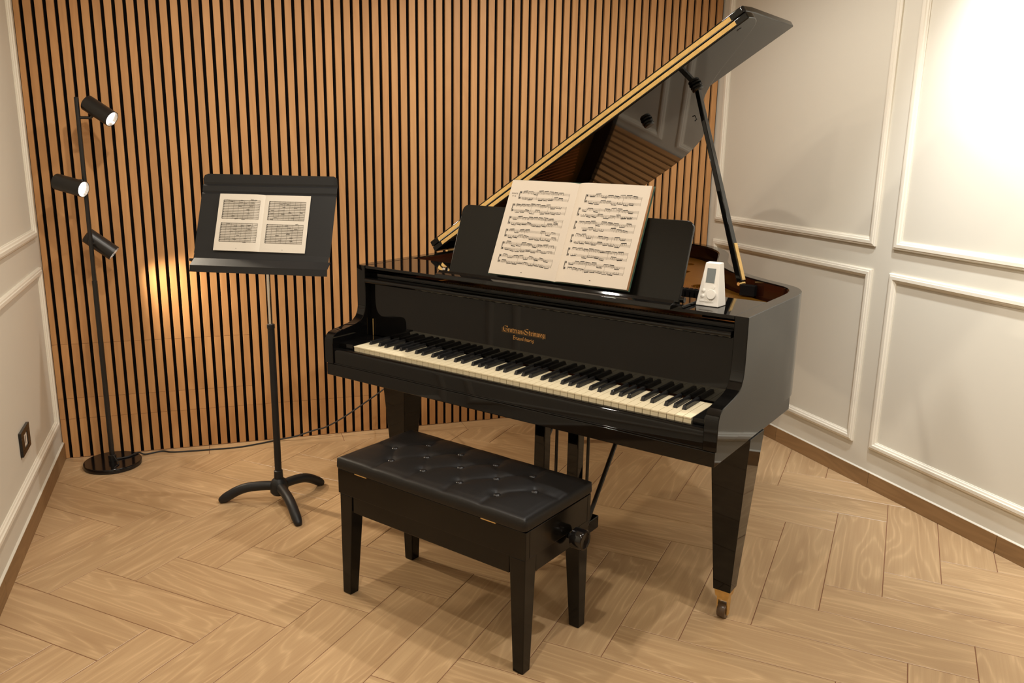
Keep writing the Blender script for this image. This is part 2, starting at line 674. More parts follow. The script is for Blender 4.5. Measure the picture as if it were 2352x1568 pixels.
def baseboard(name, wall, sgn, joints, h, label):
    e = empty(name, wall.location, wall.rotation_euler.z)
    tag(e, label, 'baseboard', kind='structure')
    for a, b in zip(joints, joints[1:]):
        m = MB()
        L = b - a - 0.0016
        y0, y1 = (0, sgn * 0.0095)
        lo, hi = min(y0, y1), max(y0, y1)
        m.box(-L / 2, L / 2, lo, hi, 0.0005, h)
        m.build('baseboard_tile', M['base'], e, bevel=0.0008, segs=1, loc=((a + b) / 2, 0, 0))
    # painted bead of filler over the tile edge
    c = MB()
    n = 5.6
    c.prism([(0, h), (sgn * 0.0075, h), (sgn * 0.0065, h + 0.0012), (0, h + 0.004)], 0.0, n, 'x')
    c.build('sealant_bead', M['paint'], e)
    return e


baseboard('baseboard_right', wall_right, sR, [0.0, 0.68, 1.273, 1.878, 2.48, 3.08, 3.68, 4.28, 4.9, 5.5], 0.066, 'brown wood-look baseboard along the right wall')
baseboard('baseboard_left', wall_left, sL, [0.0, 0.62, 1.22, 1.82, 2.42, 3.02, 3.62, 4.22, 4.9, 5.5], 0.072, 'brown wood-look baseboard along the left wall')

cb = MB()
cb.box(-0.4, 3.9, FRONT_Y - 0.2, 0.2, CEIL_Z, CEIL_Z + 0.1)
tag(cb.build('ceiling', M['ceil']), 'plain white ceiling above the frame', 'ceiling', kind='structure')
fb = MB()
fb.box(-0.4, 3.9, FRONT_Y - 0.12, FRONT_Y, -0.05, CEIL_Z + 0.05)
wall_front = tag(fb.build('wall_front', M['paint']), 'cream wall behind the camera', 'wall', kind='structure')
# dark doorway in the wall behind the camera (its frame shows as faint lines in the lacquer)
db = MB()
db.box(0.9, 1.75, FRONT_Y, FRONT_Y + 0.02, 0.0, 2.05)
tag(db.build('door_1', M['base']), 'plain brown door in the wall behind the camera', 'door', kind='structure')

# ------------------------------------------------------------------ grand piano
ZK = 0.7011
PX0, PY0, PTH = 1.1294, -1.1076, -0.938
piano = empty('grand_piano', (PX0, PY0, 0), PTH)
tag(piano, 'black lacquered grand piano with its lid propped open beside the slatted wall', 'piano')
XL, XR, ZT = -0.104, 1.308, 0.956
LAC = M['lacquer']
BACK = 0.152       # fallboard plane

# rim
right_pts = [(1.308, 0.30), (1.308, 0.42), (1.308, 0.52), (1.304, 0.58), (1.290, 0.635), (1.262, 0.682), (1.222, 0.716), (1.139, 0.772), (1.067, 0.828),
             (1.005, 0.890), (0.935, 0.985), (0.875, 1.10), (0.825, 1.235), (0.772, 1.365), (0.690, 1.475), (0.600, 1.545), (0.480, 1.585), (0.30, 1.600), (0.10, 1.595), (-0.02, 1.575), (-0.075, 1.535), (-0.100, 1.47), (-0.104, 1.38), (-0.104, 1.0), (-0.104, 0.6), (-0.104, 0.30)]
outer = [Vector((q.x, q.y)) for q in catmull([(a, b, 0) for a, b in right_pts], 6)]


def offset_path(path, d):
    out = []
    n = len(path)
    for i, q in enumerate(path):
        t = (path[min(i + 1, n - 1)] - path[max(i - 1, 0)]).normalized()
        out.append(q + Vector((-t.y, t.x)) * d)      # path runs counter-clockwise: inside is to the left
    return out


def wall_strip(name, po, pi, z0, z1, mat, parent, ch=0.0016):
    n = len(po)
    vs = []
    for a, b in zip(po, pi):
        d = (b - a).normalized() * ch
        vs += [(a.x, a.y, z0), (a.x, a.y, z1 - ch), (a.x + d.x, a.y + d.y, z1), (b.x - d.x, b.y - d.y, z1), (b.x, b.y, z1 - ch), (b.x, b.y, z0)]
    fs = []
    for i in range(n - 1):
        for k in range(6):
            k2 = (k + 1) % 6
            fs.append((i * 6 + k, (i + 1) * 6 + k, (i + 1) * 6 + k2, i * 6 + k2))
    fs.append((5, 4, 3, 2, 1, 0))
    e = (n - 1) * 6
    fs.append((e, e + 1, e + 2, e + 3, e + 4, e + 5))
    fs = [f[::-1] for f in fs]
    return MB().add(vs, fs).build(name, mat, parent, smooth=True)


inner = offset_path(outer, 0.038)
inner2 = offset_path(outer, 0.0405)
CH = 0.0016
wall_strip('rim_lining', offset_path(outer, 0.0382), inner2, 0.66, ZT - 0.004, M['mahog'], piano, ch=0.0004)['label'] = 'dark red-brown wooden lining inside the rim'
ARM = [(-0.035, 0.636), (-0.035, 0.705), (-0.0335, 0.720), (-0.028, 0.732), (-0.018, 0.740), (-0.003, 0.7445), (0.02, 0.7475), (0.049, 0.752), (0.078, 0.757), (0.098, 0.764),
       (0.112, 0.775), (0.121, 0.792), (0.1255, 0.815), (0.127, 0.845), (0.126, 0.90), (0.125, ZT), (0.30, ZT), (0.30, 0.636)]
rimb = MB()
vs_ = []
for a, b in zip(outer, inner):
    d = (b - a).normalized() * CH
    vs_ += [(a.x, a.y, 0.636), (a.x, a.y, ZT - CH), (a.x + d.x, a.y + d.y, ZT), (b.x - d.x, b.y - d.y, ZT), (b.x, b.y, ZT - CH), (b.x, b.y, 0.636)]
rimb.add(vs_, [(i * 6 + k, (i + 1) * 6 + k, (i + 1) * 6 + (k + 1) % 6, i * 6 + (k + 1) % 6) for i in range(len(outer) - 1) for k in range(6)])
na = len(ARM)
for (a, b) in ((XR - 0.038, XR), (XL, XL + 0.038)):
    ins = []
    for i, q in enumerate(ARM):
        pr, nx = ARM[i - 1], ARM[(i + 1) % na]
        t = Vector((nx[0] - pr[0], nx[1] - pr[1])).normalized()
        nv_ = Vector((t.y, -t.x)) * CH
        if i == na - 1:
            nv_ = Vector((0, 0))
        elif i == na - 2:
            nv_ = Vector((0, -CH))
        elif i == na - 3:
            nv_ = Vector((CH, -CH))
        elif i == 0:
            nv_ = Vector((CH, 0))
        ins.append((q[0] + nv_.x, q[1] + nv_.y))
    lay = [[(a, q[0], q[1]) for q in ins], [(a + CH, q[0], q[1]) for q in ARM], [(b - CH, q[0], q[1]) for q in ARM], [(b, q[0], q[1]) for q in ins]]
    fs_ = [tuple(range(na)), tuple(range(4 * na - 1, 3 * na - 1, -1))]
    for l_ in range(3):
        for i in range(na):
            if i == na - 2:
                continue                      # open towards the rim
            j = (i + 1) % na
            fs_.append((l_ * na + i, (l_ + 1) * na + i, (l_ + 1) * na + j, l_ * na + j))
    rimb.add([q for l_ in lay for q in l_], fs_)
rim = rimb.build('rim', LAC, piano)
bmx = bmesh.new()
bmx.from_mesh(rim.data)
bmesh.ops.remove_doubles(bmx, verts=bmx.verts, dist=1e-4)
bmesh.ops.recalc_face_normals(bmx, faces=bmx.faces)
bmx.to_mesh(rim.data)
bmx.free()
rim.data.shade_smooth()
rim.data.set_sharp_from_angle(angle=R(28))
m = MB()
m.prism([(-0.033, 0.593), (-0.033, 0.634), (0.572, 0.634), (0.572, 0.593)][::-1], XL + 0.005, XR - 0.004, 'x')
m.build('key_bed', LAC, piano, bevel=0.0025)
# key slip with rounded nose
ks = [(-0.004, 0.6345), (-0.029, 0.6345), (-0.029, 0.676)]
for k in range(1, 9):
    a = math.pi - k * math.pi / 2 / 8
    ks.append((-0.017 + 0.012 * math.cos(a), 0.676 + 0.012 * math.sin(a)))
ks += [(-0.008, 0.688), (-0.004, 0.684)]
m = MB()
m.prism(ks[::-1], XL + 0.0385, XR - 0.0385, 'x')
m.build('key_slip', LAC, piano, smooth=True)
m = MB()
m.box(XL + 0.0385, XR - 0.0385, -0.0315, -0.004, 0.6342, 0.6385)
m.build('key_slip_bead', LAC, piano, bevel=0.0012)
# key blocks
for (a, b) in ((XL + 0.0385, -0.003), (1.225, XR - 0.0385)):
    m = MB()
    m.box(a, b, -0.002, BACK - 0.004, 0.636, 0.705)
    m.build('key_block', LAC, piano, bevel=0.003)

# keys
KW = 0.0235
names = 'ABCDEFG'
white_notes = []
wi = 0
sharp_after = {'A': True, 'B': False, 'C': True, 'D': True, 'E': False, 'F': True, 'G': True}
blk_off = {'A': 0.0025, 'C': -0.0025, 'D': 0.0025, 'F': -0.003, 'G': 0.0}
blacks = []
for i in range(52):
    nm = names[i % 7]
    white_notes.append(nm)
    if sharp_after[nm] and i < 51:
        blacks.append((i, (i + 1) * KW + blk_off[nm]))
BW = 0.0118
Y_SH = 0.0515
wk_cache = {}
for i, nm in enumerate(white_notes):
    x0, x1 = i * KW + 0.0007, (i + 1) * KW - 0.0007
    cl = next((c for (j, c) in blacks if j == i - 1), None)
    cr_ = next((c for (j, c) in blacks if j == i), None)
    lx = x0 if cl is None else max(x0, cl + BW / 2 + 0.0007)
    rx = x1 if cr_ is None else min(x1, cr_ - BW / 2 - 0.0007)
    key = (round(lx - x0, 5), round(rx - x0, 5))
    if key not in wk_cache:
        pl = [(0, 0.0), (x1 - x0, 0.0), (x1 - x0, Y_SH - 0.001)]
        if rx < x1 - 1e-5:
            pl.append((rx - x0, Y_SH - 0.001))
        pl += [(rx - x0, BACK - 0.003), (lx - x0, BACK - 0.003)]
        if lx > x0 + 1e-5:
            pl.append((lx - x0, Y_SH - 0.001))
        pl.append((0, Y_SH - 0.001))
        b = MB()
        b.prism(pl, ZK - 0.0035, ZK, 'z')
        # front lip and key body underneath
        b.box(0.0002, x1 - x0 - 0.0002, 0.0018, 0.0032, ZK - 0.0215, ZK - 0.0036)
        b.box(0.0004, x1 - x0 - 0.0004, 0.0033, 0.05, ZK - 0.0215, ZK - 0.0036)
        me = b.mesh('white_key')
        me.materials.append(M['ivory'])
        wk_cache[key] = me
    o = bpy.data.objects.new('white_key', wk_cache[key])
    COL.objects.link(o)
    o.parent = piano
    o.location = (x0, 0, 0)
b = MB()
hb = 0.0122
b.hexa([(-BW / 2, Y_SH, 0), (BW / 2, Y_SH, 0), (BW / 2, BACK - 0.004, 0), (-BW / 2, BACK - 0.004, 0),
        (-BW / 2 + 0.0013, Y_SH + 0.0045, hb), (BW / 2 - 0.0013, Y_SH + 0.0045, hb), (BW / 2 - 0.0013, BACK - 0.004, hb), (-BW / 2 + 0.0013, BACK - 0.004, hb)])
me_b = b.mesh('black_key')
me_b.materials.append(M['ebony'])
for (j, c) in blacks:
    o = bpy.data.objects.new('black_key', me_b)
    COL.objects.link(o)
    o.parent = piano
    o.location = (c, 0, ZK - 0.0008)
    bv = o.modifiers.new('bevel', 'BEVEL')
    bv.width = 0.0014
    bv.segments = 2
# key frame under the keys
m = MB()
m.box(-0.002, 1.224, 0.006, BACK - 0.004, 0.6345, 0.678)
m.build('key_frame', M['felt'], piano)

# fallboard
XI0, XI1 = XL + 0.0388, XR - 0.0388
m = MB()
m.hexa([(XI0, BACK, 0.706), (XI1, BACK, 0.706), (XI1, BACK + 0.018, 0.706), (XI0, BACK + 0.018, 0.706),
        (XI0, BACK + 0.0005, 0.904), (XI1, BACK + 0.0005, 0.904), (XI1, BACK + 0.0185, 0.904), (XI0, BACK + 0.0185, 0.904)])
fall = m.build('fallboard', LAC, piano, bevel=0.0015)
m = MB()
lp = []
for k in range(13):
    a = -math.pi / 2 - k * math.pi / 12
    lp.append((0.130 + 0.0095 * math.cos(a), 0.9035 + 0.0095 * math.sin(a)))
poly = [(BACK + 0.02, 0.894)] + lp + [(BACK + 0.02, 0.913)]
m.prism(poly[::-1], XI0 + 0.002, XI1 - 0.005, 'x')
m.build('fallboard_lip', LAC, fall, smooth=True)
m = MB()
m.box(XI0, XI1, BACK + 0.006, BACK + 0.03, 0.9135, 0.927)
m.build('lip_ledge', LAC, piano, bevel=0.0012)

# blackletter maker's name in gold on the fallboard: broad-nib strokes
G = {
    'G': (9, [[(7.2, 8.2), (4.6, 9), (1.6, 7.6), (0.6, 4.6), (2.2, 1.2), (5, 0.2), (7.6, 1.6), (7.6, 4.2)], [(5, 4.4), (8.4, 4.2)], [(8, 9.4), (8.4, 7.2)]]),
    'S': (8, [[(7, 8.4), (4, 9.2), (1.2, 7.4), (2.4, 5.4), (5.6, 4), (7, 2.2), (5, 0.2), (1, 1)], [(1, 1), (0.4, 2.6)]]),
    'B': (8, [[(1, 9), (1.8, 8), (1.8, 0.8)], [(1.8, 8.6), (5, 9.2), (6.4, 7.4), (4, 5.2), (2, 5)], [(4, 5.2), (7, 4), (6.6, 1.2), (3.6, 0), (0.4, 0.8)]]),
    'r': (4.2, [[(0.4, 5.4), (1.2, 4.8), (1.2, 1), (2, 0.2)], [(1.4, 4.6), (2.8, 5.6), (3.6, 4.8)]]),
    'o': (5, [[(1, 4.8), (1, 1.2), (2.4, 0.2), (3.8, 1.4), (3.8, 4.2), (2.4, 5.5), (1, 4.8)]]),
    't': (3.8, [[(1.4, 7.4), (1.4, 1), (2.6, 0.2)], [(0.2, 5.4), (3.2, 5.4)]]),
    'i': (2.8, [[(0.4, 5.2), (1.2, 4.8), (1.2, 1), (2, 0.2)], [(1, 7.2), (1.4, 7.2)]]),
    'a': (5, [[(0.8, 4.8), (2.4, 5.5), (3.6, 4.6), (3.6, 1), (4.4, 0.2)], [(3.6, 3), (1.2, 2.4), (1, 1), (2.2, 0.2), (3.6, 1.2)]]),
    'n': (5.2, [[(0.4, 5.2), (1.2, 4.8), (1.2, 0.4)], [(1.4, 4.6), (2.8, 5.5), (3.8, 4.6), (3.8, 1), (4.6, 0.2)]]),
    'e': (4.4, [[(1, 2.8), (3.4, 3.8), (3.2, 5), (2.2, 5.5), (1, 4.6), (1, 1.2), (2.2, 0.2), (3.6, 1)]]),
    'w': (7, [[(0.6, 5.6), (1.2, 4.8), (1.2, 1), (2.4, 0.2), (3.4, 1), (3.4, 5.2)], [(3.4, 1), (4.6, 0.2), (5.8, 1.2), (5.8, 4.4), (4.8, 5.6)]]),
    'g': (5, [[(3.4, 5.2), (1.8, 5.5), (1, 4.4), (1, 1.6), (2.2, 0.6), (3.6, 1.8)], [(3.6, 5.4), (3.6, -1.2), (2.2, -2.2), (0.6, -1.4)]]),
    'u': (5.2, [[(0.4, 5.2), (1.2, 4.8), (1.2, 1), (2.4, 0.2), (3.8, 1.2)], [(3.8, 5.4), (3.8, 1), (4.6, 0.2)]]),
    's': (3.2, [[(2.8, 8), (1.4, 8.2), (1.2, 7), (1.2, 0)]]),
    'c': (3.8, [[(3.2, 5), (2.2, 5.5), (1, 4.6), (1, 1.2), (2.2, 0.2), (3.4, 1)]]),
    'h': (5.2, [[(0.4, 8), (1.2, 7.6), (1.2, 0.4)], [(1.4, 4.6), (2.8, 5.5), (3.8, 4.4), (3.8, 0.6), (2.8, -1.4)]]),
    '-': (3.4, [[(0.8, 3.4), (2.6, 3.4)], [(0.8, 2), (2.6, 2)]]),
    ' ': (2, []),
}


def nib_text(txt, width, z_base, x_center, y, unit_h, name, mat, parent, depth=0.0004, nib=0.85, big=1.0):
    tot = sum(G[c][0] * (big if c in 'GSB' else 1) for c in txt)
    sx = width / tot
    sz = unit_h
    mbx = MB()
    x = x_center - width / 2
    ang = R(40)
    nv = (math.cos(ang) * nib / 2, math.sin(ang) * nib / 2)
    for c in txt:
        w, strokes = G[c]
        k = big if c in 'GSB' else 1
        for st in strokes:
            for (a, b_) in zip(st, st[1:]):
                q = [(a[0] - nv[0], a[1] - nv[1]), (a[0] + nv[0], a[1] + nv[1]), (b_[0] + nv[0], b_[1] + nv[1]), (b_[0] - nv[0], b_[1] - nv[1])]
                ar = sum(q[i][0] * q[(i + 1) % 4][1] - q[(i + 1) % 4][0] * q[i][1] for i in range(4))
                if abs(ar) < 0.05:
                    d = 0.22
                    q = [(a[0], a[1] - d), (b_[0], b_[1] - d), (b_[0], b_[1] + d), (a[0], a[1] + d)]
                    ar = 1 if b_[0] > a[0] else -1
                if ar < 0:
                    q.reverse()
                mbx.add([(x + qq[0] * sx * k, y, z_base + qq[1] * sz * (1.0 if k == 1 else 1.05)) for qq in q], [(0, 1, 2, 3)])
        x += w * sx * k
    o = mbx.build(name, mat, parent)
    return o


FY = BACK - 0.0006
o = nib_text('Grotrian-Steinweg', 0.158, 0.8015, 0.5905, FY, 0.00195, 'maker_name', M['gold_ink'], fall, nib=0.8, big=1.25)
o['label'] = 'gold blackletter maker name'
o = nib_text('Braunschweig', 0.080, 0.7805, 0.5905, FY, 0.00135, 'maker_town', M['gold_ink'], fall, nib=0.9)
o['label'] = 'gold blackletter town name'
m = MB()
for (xa, xb, za, zb) in ((0.507, 0.674, 0.7985, 0.7998), (0.507, 0.674, 0.8135, 0.8145)):
    m.add([(xa, FY + 0.0001, za), (xb, FY + 0.0001, za), (xb, FY + 0.0001, zb), (xa, FY + 0.0001, zb)], [(0, 1, 2, 3)])
m.add([(0.507, FY + 0.0003, 0.7995), (0.674, FY + 0.0003, 0.7995), (0.674, FY + 0.0003, 0.8138), (0.507, FY + 0.0003, 0.8138)], [(0, 1, 2, 3)])
m.build('name_ground', M['gold_dim'], fall)

# shelf that carries the music desk
m = MB()
m.prism([(XI0, 0.128), (XI1, 0.128), (XI1, 0.374), (1.125, 0.374), (1.125, 0.30), (0.262, 0.30), (0.262, 0.374), (XI0, 0.374)], 0.9455, ZT - 0.0005, 'z')
m.build('music_shelf', LAC, piano, bevel=0.0015)
for (a, b) in ((XI0, 0.105), (1.15, XI1)):
    m = MB()
    m.box(a, b, 0.20, 0.36, 0.925, 0.945)
    m.build('shelf_runner', LAC, piano, bevel=0.001)
# sliding tray and ledge
m = MB()
m.box(0.262, 1.125, 0.118, 0.22, ZT, 0.9645)
m.build('desk_tray', LAC, piano, bevel=0.002)
m = MB()
m.prism([(0.086, 0.9565), (0.118, 0.9565), (0.118, 0.9765), (0.110, 0.9785), (0.104, 0.972), (0.090, 0.968)][::1], 0.285, 1.105, 'x')
m.build('desk_ledge', LAC, piano, bevel=0.0012)
# music desk plate
DB, DT = Vector((0, 0.150, 0.9655)), Vector((0, 0.228, 1.182))
dv = (DT - DB)
dh = dv.length
dv.normalize()
dn_ = Vector((0, -dv.z, dv.y))    # toward the player
xl, xr, rad = 0.292, 1.100, 0.022
pl = [(xl, 0), (xr, 0)]
for k in range(7):
    a = k * math.pi / 2 / 6
    pl.append((xr - rad + rad * math.cos(a), dh - rad + rad * math.sin(a)))
for k in range(7):
    a = math.pi / 2 + k * math.pi / 2 / 6
    pl.append((xl + rad + rad * math.cos(a), dh - rad + rad * math.sin(a)))
n = len(pl)
TH = 0.012
vs = [tuple(Vector((q[0], 0, 0)) + DB + dv * q[1]) for q in pl] + [tuple(Vector((q[0], 0, 0)) + DB + dv * q[1] - dn_ * TH) for q in pl]
fs = [tuple(range(n)), tuple(range(2 * n - 1, n - 1, -1))] + [(i, n + i, n + (i + 1) % n, (i + 1) % n) for i in range(n)]
M['desk_black'] = plain('music_desk_black', (0.005, 0.0042, 0.003, 1), 0.2, spec=0.26)
MB().add(vs, fs).build('music_desk', M['desk_black'], piano, bevel=0.002)
for xx in (0.278, 1.112):
    m = MB()
    m.cyl((xx - 0.006, 0.150, 0.975), (xx + 0.006, 0.150, 0.975), 0.008, n=16)
    m.build('desk_pivot', M['chrome'] if xx < 0.5 else LAC, piano, smooth=True)
m = MB()
m.tube([(0.70, 0.238, 1.10), (0.70, 0.30, 0.966)], 0.005, 8)
m.build('desk_prop', LAC, piano, smooth=True)

m = MB()
m.cyl((-0.052, BACK - 0.004, 0.706), (-0.052, BACK - 0.004, 0.765), 0.0018, n=8)
m.build('pivot_reflection', M['brass'], piano, smooth=True)  # thin brass rod standing in for the reflection of the fallboard pivot

# iron plate with openings, soundboard, strings, pins, dampers
plate_path = [q for q in offset_path(outer, 0.060) if q.y > 0.385]
plate_poly = [(q.x, q.y) for q in plate_path[::2]]
bm = bmesh.new()


def loop(pts, z):
    vv = [bm.verts.new((a, b, z)) for a, b in pts]
    return [bm.edges.new((vv[i], vv[(i + 1) % len(vv)])) for i in range(len(vv))]


edges = loop(plate_poly, 0.893)
for (hx, hy, rx_, ry_) in ((1.12, 0.50, 0.038, 0.026), (1.00, 0.60, 0.04, 0.03), (0.62, 1.30, 0.035, 0.035), (0.35, 1.45, 0.04, 0.03), (0.05, 1.40, 0.035, 0.035), (0.90, 0.82, 0.045, 0.045)):
    edges += loop([(hx + rx_ * math.cos(t * math.pi / 10), hy + ry_ * math.sin(t * math.pi / 10)) for t in range(20)], 0.893)
for (xa, xb) in ((0.03, 0.22), (0.30, 0.52), (0.57, 0.74)):
    edges += loop([(xa, 0.62), (xb, 0.62), (xb - 0.02, 1.12), (xa + 0.01, 1.20)], 0.893)
bmesh.ops.triangle_fill(bm, edges=edges, use_beauty=True)
me = bpy.data.meshes.new('iron_plate')
bm.to_mesh(me)
bm.free()
me.materials.append(M['plate'])
o = bpy.data.objects.new('iron_plate', me)
COL.objects.link(o)
o.parent = piano
so = o.modifiers.new('solid', 'SOLIDIFY')
so.thickness = 0.012
so.offset = 0
o['label'] = 'bronze-coloured iron plate with openings'
m = MB()
inn = offset_path(outer, 0.039)
pp_ = [(q.x, q.y) for q in inn[::2]]
m.prism(pp_, 0.845, 0.853, 'z')
m.build('soundboard', M['soundboard'], piano)
m = MB()
for k in range(96):
    t = k / 95
    if t < 0.28:
        x0 = 0.02 + 0.30 * (t / 0.28)
        x1 = 0.18 + 0.42 * (t / 0.28)
        y1 = 1.46 - 0.12 * (t / 0.28)
        zz = 0.914
    else:
        s = (t - 0.28) / 0.72
        x0 = 0.33 + 0.88 * s
        x1 = 0.03 + 1.10 * s
        y1 = 1.42 - 0.80 * s ** 0.85
        zz = 0.906
    m.tube([(x0, 0.44, zz), (x1, y1, zz)], 0.0010 if t > 0.28 else 0.0018, 4, caps=False)
tag(m.build('strings', M['string'], piano), kind='stuff')
m = MB()
for k in range(100):
    for r_ in range(2):
        xx = 0.02 + k * 0.0119
        m.tube([(xx, 0.402 + 0.018 * r_, 0.896), (xx, 0.400 + 0.018 * r_, 0.918)], 0.0022, 5)
tag(m.build('tuning_pins', M['steel'], piano), kind='stuff')
m = MB()
for k in range(66):
    xx = 0.04 + k * 0.0155
    m.box(xx - 0.005, xx + 0.005, 0.475, 0.51, 0.917, 0.945)
tag(m.build('dampers', M['felt'], piano), kind='stuff')

# lid: hinged on the bass side, front leaf folded back on top
LA = R(33.4)
lid_frame_o = Vector((XL - 0.004, 0, 0.9575))
ls = Vector((math.cos(LA), 0, math.sin(LA)))
lh = Vector((-math.sin(LA), 0, math.cos(LA)))


def lidP(s, y, h):
    return lid_frame_o + ls * s + Vector((0, y, 0)) + lh * h


def lid_board(name, outl, h0, h1, parent, mat=LAC, bevel=0.004):
    n = len(outl)
    vs = [tuple(lidP(s, y, h0)) for s, y in outl] + [tuple(lidP(s, y, h1)) for s, y in outl]
    fs = [tuple(range(n - 1, -1, -1)), tuple(range(n, 2 * n))] + [(i, (i + 1) % n, n + (i + 1) % n, n + i) for i in range(n)]
    return MB().add(vs, fs).build(name, mat, parent, smooth=True, bevel=bevel, segs=3)


LT = 0.0215
lid_curve = catmull([(1.432, 0.552, 0), (1.436, 0.60, 0), (1.412, 0.652, 0), (1.320, 0.735, 0), (1.215, 0.822, 0), (1.125, 0.915, 0), (1.062, 1.00, 0), (0.985, 1.13, 0), (0.935, 1.26, 0), (0.885, 1.385, 0),
                     (0.815, 1.495, 0), (0.72, 1.575, 0), (0.60, 1.625, 0), (0.42, 1.64, 0), (0.20, 1.638, 0), (0.08, 1.615, 0), (0.02, 1.56, 0), (0.0, 1.46, 0)], 5)
outl = [(0.0, 0.552)] + [(q.x, q.y) for q in lid_curve]
lid = lid_board('lid', outl, 0, LT, piano)
flap_out = [(0.0, 0.552), (1.425, 0.552), (1.432, 0.558), (1.438, 0.62), (1.44, 0.985), (0.0, 0.985)]
flap = lid_board('lid_front_leaf', flap_out, LT + 0.0012, 2 * LT + 0.0012, piano)
# long brass hinge on the front edges
for nm, h0, h1, s0, s1 in (('hinge_leaf', 0.0055, LT - 0.0032, 0.052, 1.392), ('hinge_leaf', LT + 0.0034, 2 * LT - 0.0045, 0.045, 1.385)):
    vs = []
    for s, y, h in ((s0, 0.5505, h0), (s1, 0.5505, h0), (s1, 0.5525, h0), (s0, 0.5525, h0), (s0, 0.5505, h1), (s1, 0.5505, h1), (s1, 0.5525, h1), (s0, 0.5525, h1)):
        vs.append(tuple(lidP(s, y, h)))
    hl = MB().hexa(vs).build(nm, M['brass'], lid if h0 < LT else flap)
    sc_ = MB()
    for k in range(18):
        s = s0 + 0.03 + k * (s1 - s0 - 0.06) / 17
        q = lidP(s, 0.5506, (h0 + h1) / 2)
        sc_.cyl(q, q - Vector((0, 0.0007, 0)), 0.0026, n=8)
    tag(sc_.build('hinge_screws', M['brass'], hl), kind='stuff')
q0, q1 = lidP(0.045, 0.5496, LT + 0.0006), lidP(1.39, 0.5496, LT + 0.0006)
MB().tube([q0, q1], 0.0014, 8).build('hinge_knuckle', M['lamp_black'], lid, smooth=True)
# sockets under the lid
for (s, y) in ((1.125, 0.795), (0.915, 0.80)):
    m = MB()
    m.lathe([(0.017, 0), (0.021, 0.003), (0.021, 0.008), (0.0175, 0.0095), (0.0195, 0.012), (0.0195, 0.017), (0.016, 0.021), (0.010, 0.021)], 24, lidP(s, y, 0.0), -lh)
    m.build('prop_socket', M['lamp_black'], lid, smooth=True)
m = MB()
m.lathe([(0.008, 0), (0.008, 0.001), (0.006, 0.0015)], 16, lidP(1.383, 0.588, 0.0), -lh)
m.build('screw_cap', M['lamp_black'], lid, smooth=True)
# lid hook on the hidden far side
m = MB()
m.tube([tuple(lidP(0.955, 1.14, -0.001)), tuple(lidP(0.955, 1.143, -0.008)), tuple(lidP(0.945, 1.143, -0.010))], 0.0022, 6)
m.build('lid_hook', M['lamp_black'], lid, smooth=True)
# lid hinges on the spine
for yy in (0.66, 1.02, 1.38):
    m = MB()
    m.tube([(XL - 0.006, yy - 0.03, ZT + 0.001), (XL - 0.006, yy + 0.03, ZT + 0.001)], 0.004, 10)
    m.build('spine_hinge', M['brass'], piano, smooth=True)

# prop stick
pt = lidP(1.125, 0.795, -0.012)
pb = Vector((1.062, 0.735, 0.945))
ax = (pt - pb).normalized()
side = Vector((1.0, -0.12, 0))
side = (side - ax * side.dot(ax)).normalized()
oth = ax.cross(side)


def bar(p0, p1, w0, d0, w1, d1):
    vs = []
    for q, w, d in ((p0, w0, d0), (p1, w1, d1)):
        vs += [q - side * w - oth * d, q + side * w - oth * d, q + side * w + oth * d, q - side * w + oth * d]
    return MB().hexa([tuple(v) for v in vs])


prop = bar(pb, pt, 0.0095, 0.0165, 0.0075, 0.011).build('prop_stick', LAC, piano, bevel=0.003, segs=3)
e0 = pb + ax * 0.004 + side * 0.0107
bar(e0, e0 + ax * 0.125, 0.0012, 0.0105, 0.0012, 0.0105).build('brass_strap', M['brass'], prop)
m = MB()
m.cyl(tuple(pb + Vector((-0.004, -0.014, -0.006))), tuple(pb + Vector((0.006, 0.014, -0.006))), 0.006, n=14)
m.build('prop_hinge', M['brass'], piano, smooth=True)
m = MB()
m.box(1.066, 1.116, 0.715, 0.745, 0.903, 0.938)
m.build('prop_block', M['felt'], piano, bevel=0.002)


